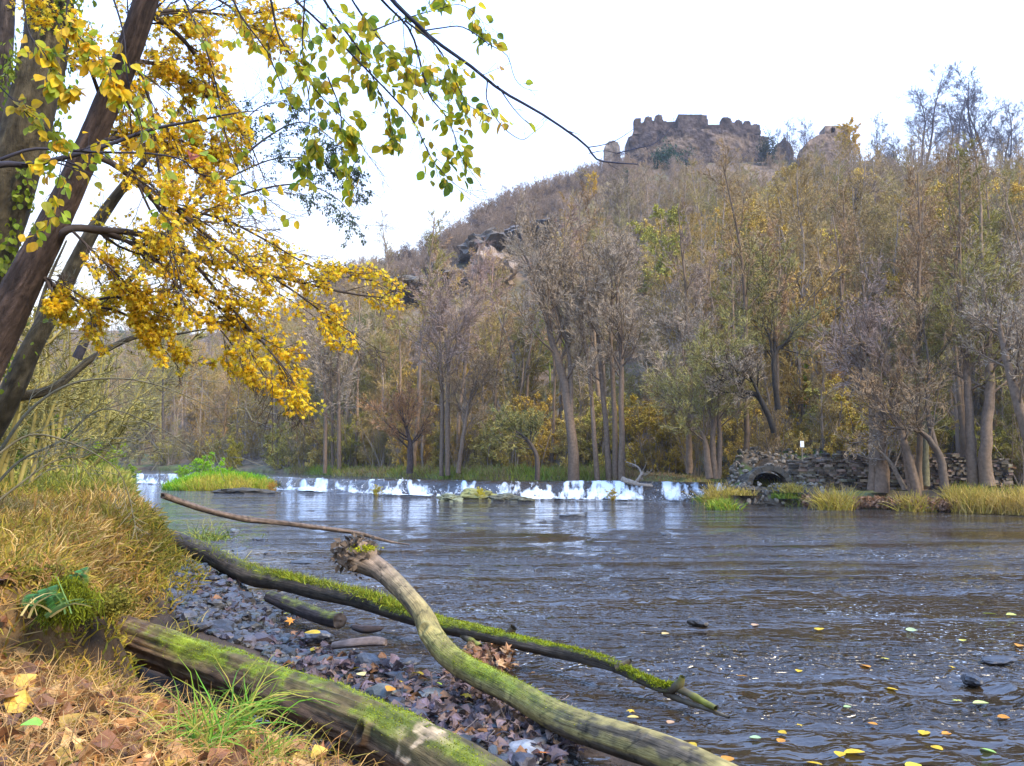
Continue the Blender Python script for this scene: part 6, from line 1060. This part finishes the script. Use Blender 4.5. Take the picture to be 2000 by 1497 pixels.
n = 130; x, y = pix_area(n, 800, 1380, 330, 100, .05); mb = MB(); st_ = v3(x, y, np.maximum(near_z(x, y), 0) + .02); gp = grow(st_, rng.normal(size=(n, 3)) * (1, 1, .15), rng.uniform(.08, .3, n), 5, .12, (0, 0, 0), rng); tubes(mb, gp, np.full((n, 5), .003), 4, np.array((.10, .07, .055)) * rng.uniform(.5, 1.7, (n, 1))); tag(mb.build('twig_litter', M['wet']), 'small wet sticks scattered over the pebbles and leaves', 'sticks', kind='stuff')
def leaf1(px, py, s, kind, col, label, z=.026, tilt=.12, cat='leaf', group=None, ang=None, bend=1.0):
    if kind == 'maple': s *= .72
    elif tilt > .2 and int(px) % 2: kind = 'curl'
    g = rng; v, f = LS[kind]; v = v * (1, 1, .5 * bend); p = G(px, py, z); nr = unit(np.array([[g.normal(0, tilt), g.normal(0, tilt), 1]])); a = g.uniform(0, 6.28) if ang is None else ang; ax = np.array([[math.cos(a), math.sin(a), 0]]); mb = MB(); v = v - v.mean(0); scatter(mb, v, f, np.zeros((1, 3)), frames(ax, nr), np.array([s]), col); o = mb.build('fallen_leaf', M['litter']); o.location = tuple(p); return tag(o, label, cat, group)
Y1, O1, G1, B1_ = (.58, .36, .015), (.52, .21, .02), (.35, .40, .05), (.42, .24, .12)
FL = 'fallen leaves floating on the river'
for px, py, s, k, c, lb in (
    (1860, 1303, .17, 'maple', Y1, 'big yellow leaf floating above the small black rock at the right'), (1668, 1468, .15, 'oval', Y1, 'large yellow leaf floating at the bottom edge right of the middle'), (1640, 1472, .10, 'oval', Y1, 'yellow leaf touching the left side of the large one at the bottom edge'),
    (1805, 1430, .11, 'oval', Y1, 'yellow leaf floating left of the smaller one in the lower right corner'), (1848, 1432, .08, 'oval', O1, 'small orange yellow leaf in the lower right corner'), (1830, 1460, .09, 'oval', Y1, 'yellow leaf nearest below the pair in the lower right corner'),
    (1562, 1416, .11, 'maple', Y1, 'yellow leaf floating right of the tip of the mossy branch'), (1526, 1446, .08, 'oval', O1, 'orange leaf floating above the end of the pale log'), (1528, 1430, .07, 'oval', Y1, 'small yellow leaf between two others near the end of the pale log'),
    (1870, 1368, .13, 'maple', (.50, .46, .05), 'yellow green leaf half sunk in the right ripples'), (1915, 1372, .13, 'oval', (.42, .46, .14), 'pale green leaf half sunk in the right ripples'), (1932, 1198, .16, 'oval', (.42, .45, .06), 'yellow green leaf pair near the right edge, farthest out of the big ones'),
    (1975, 1200, .13, 'oval', (.45, .48, .1), 'pale green leaf at the right edge beside the yellow green pair'), (1780, 1230, .12, 'oval', (.35, .42, .2), 'pale green leaf floating in the ripples on the right'), (1600, 1228, .15, 'oval', Y1, 'curled yellow leaf floating in the middle of the right half'),
    (1728, 1286, .14, 'maple', (.55, .45, .05), 'yellow leaf riding a small ripple in the right half'), (1990, 1260, .12, 'oval', O1, 'orange leaf cut by the right edge'), (1475, 1220, .12, 'oval', B1_, 'brown leaf floating right of the small brown rock'),
    (1300, 1237, .11, 'oval', (.5, .34, .12), 'tan leaf floating left below the small brown rock'), (1232, 1388, .11, 'maple', Y1, 'yellow leaf between the pale log and the mossy branch'), (1236, 1400, .09, 'oval', (.58, .4, .1), 'faded yellow leaf just below the one between the logs'),
    (1040, 1316, .09, 'oval', O1, 'orange leaf in the water right of the leaf heap'), (1310, 1410, .08, 'oval', B1_, 'brown yellow leaf left of the broken twig tip'), (1558, 1372, .07, 'oval', B1_, 'small brown leaf right of the mossy branch tip'),
    (1475, 1440, .08, 'oval', (.30, .42, .2), 'pale green leaf near the end of the pale log'), (1930, 1465, .11, 'oval', (.30, .45, .1), 'green leaf floating in the lower right corner'), (1785, 1495, .12, 'oval', (.60, .55, .03), 'lemon yellow leaf cut by the bottom edge at the right'), (1704, 1413, .07, 'oval', O1, 'small orange leaf above the large one at the bottom edge'), (1655, 1380, .06, 'oval', (.30, .40, .15), 'small pale green leaf in mid right ripples')):
    leaf1(px, py, s * .86, k, c, lb, group=FL)
for px, py, lb in ((1420, 1482, 'small yellow leaf at the very end of the pale log'), (1590, 1490, 'orange leaf cut by the bottom edge right of the pale log'), (1740, 1345, 'small yellow leaf left of the two pale leaves'), (1690, 1300, 'tiny yellow leaf in mid right ripples'), (1880, 1250, 'small yellow leaf above the big floating one'), (1560, 1310, 'yellow leaf drifting beyond the mossy branch tip'), (1450, 1320, 'small leaf drifting above the mossy branch tip'), (1960, 1400, 'yellow leaf close to the right edge'), (1350, 1455, 'tan leaf hugging the pale log on the water side')):
    leaf1(px, py, rng.uniform(.06, .1), 'oval', (Y1, O1, (.5, .45, .06))[int(px) % 3], lb, group=FL)
SL = 'bright fallen leaves on the shore'
for px, py, s, k, c, lb, z in (
    (610, 1235, .15, 'oval', Y1, 'yellow leaf lying on the dark rounded stone in the shallows', .13), (618, 1267, .15, 'oval', Y1, 'yellow leaf in the brown puddle below the dark rounded stone', .03), (567, 1212, .15, 'maple', O1, 'orange leaf on the pebbles beside the short dark log', .10),
    (534, 1250, .12, 'oval', (.62, .34, .14), 'pale orange leaf on the pebbles left of the puddle', .08), (476, 1254, .12, 'maple', O1, 'orange leaf among the pebbles above the big mossy log', .08), (410, 1222, .12, 'oval', Y1, 'yellow leaf on the dark pebbles near the bank', .09),
    (385, 1204, .13, 'maple', (.55, .25, .1), 'brown orange leaf on the pebbles closest to the bank', .09), (430, 1205, .08, 'oval', Y1, 'small yellow leaf in the middle of the pebbles', .10), (562, 1198, .08, 'oval', (.6, .55, .1), 'pale yellow leaf touching the short dark log', .12),
    (707, 1283, .14, 'maple', (.75, .40, .02), 'bright orange yellow leaf in front of the dark pointed stone', .07), (690, 1306, .10, 'oval', Y1, 'yellow leaf on the wet leaves left of the dark pointed stone', .05), (706, 1316, .10, 'oval', (.65, .55, .2), 'pale yellow leaf standing on edge left of the dark pointed stone', .08),
    (783, 1333, .10, 'maple', Y1, 'yellow leaf on the dead stalks left of the pale log', .08), (815, 1315, .09, 'oval', Y1, 'small yellow leaf right of the one on the dead stalks', .08), (762, 1345, .10, 'oval', O1, 'orange leaf resting on the greenish grey stone', .14), (808, 1350, .10, 'oval', O1, 'orange leaf in the wet hollow below the pale log', .05),
    (856, 1335, .08, 'oval', (.30, .42, .05), 'green leaf in the dark puddle under the pale log', .03), (912, 1358, .13, 'maple', Y1, 'large yellow leaf under the pale log beside the dead roots', .07), (830, 1378, .10, 'oval', Y1, 'narrow yellow leaf on the leaves right of the greenish stone', .07), (688, 1366, .09, 'maple', Y1, 'yellow leaf against the upper edge of the big mossy log', .12),
    (880, 1430, .07, 'oval', (.4, .42, .05), 'green yellow leaf on the wet sticks in the dark puddle', .05), (888, 1448, .09, 'oval', O1, 'orange yellow leaf at the right foot of the big mossy log', .08), (1058, 1470, .12, 'maple', (.75, .2, .02), 'vivid red orange leaf near the bottom edge between the logs', .10), (900, 1460, .06, 'oval', (.65, .3, .14), 'round pinkish leaf beside the big mossy log at the bottom', .1),
    (61, 1413, .08, 'curl', (.22, .42, .05), 'bright green leaf lying on the dead leaves at the left edge', .68), (214, 1442, .11, 'maple', (.80, .52, .03), 'yellow maple leaf on the straw in the lower left', .55)):
    if z > .3: q = P(px, py, 2.75 if px < 100 else 3.0); o = leaf1(px, py, s * .8, k, c, lb, z, .3, group=SL); o.location = tuple(q)
    else: leaf1(px, py, s, k, c, lb, z, .3, group=SL)

# ------------------------------------------------------------------ thin autumn haze between here and the hill
hm = bpy.data.materials.new('haze'); hm.use_nodes = True; t = hm.node_tree; t.nodes.clear(); o = N(t, 'ShaderNodeOutputMaterial'); pv = N(t, 'ShaderNodeVolumePrincipled')
pv.inputs['Density'].default_value = 0.0003; pv.inputs['Color'].default_value = (.93, .95, 1.0, 1); pv.inputs['Anisotropy'].default_value = 0.3; t.links.new(pv.outputs[0], o.inputs['Volume'])
mb = MB(); mb.add(boxv(3400, 3400, 150), BF, (1, 1, 1)); o = mb.build('haze', hm); o.location = (0, 0, 71.0); tag(o, 'thin pale autumn haze over the river valley', 'haze', kind='stuff'); o.display_type = 'WIRE'

for o in list(bpy.data.objects):
    if o.parent and o.name.split('.')[0] in ('moss', 'moss_tuft', 'twig', 'foliage', 'ivy'): o['kind'] = 'stuff'
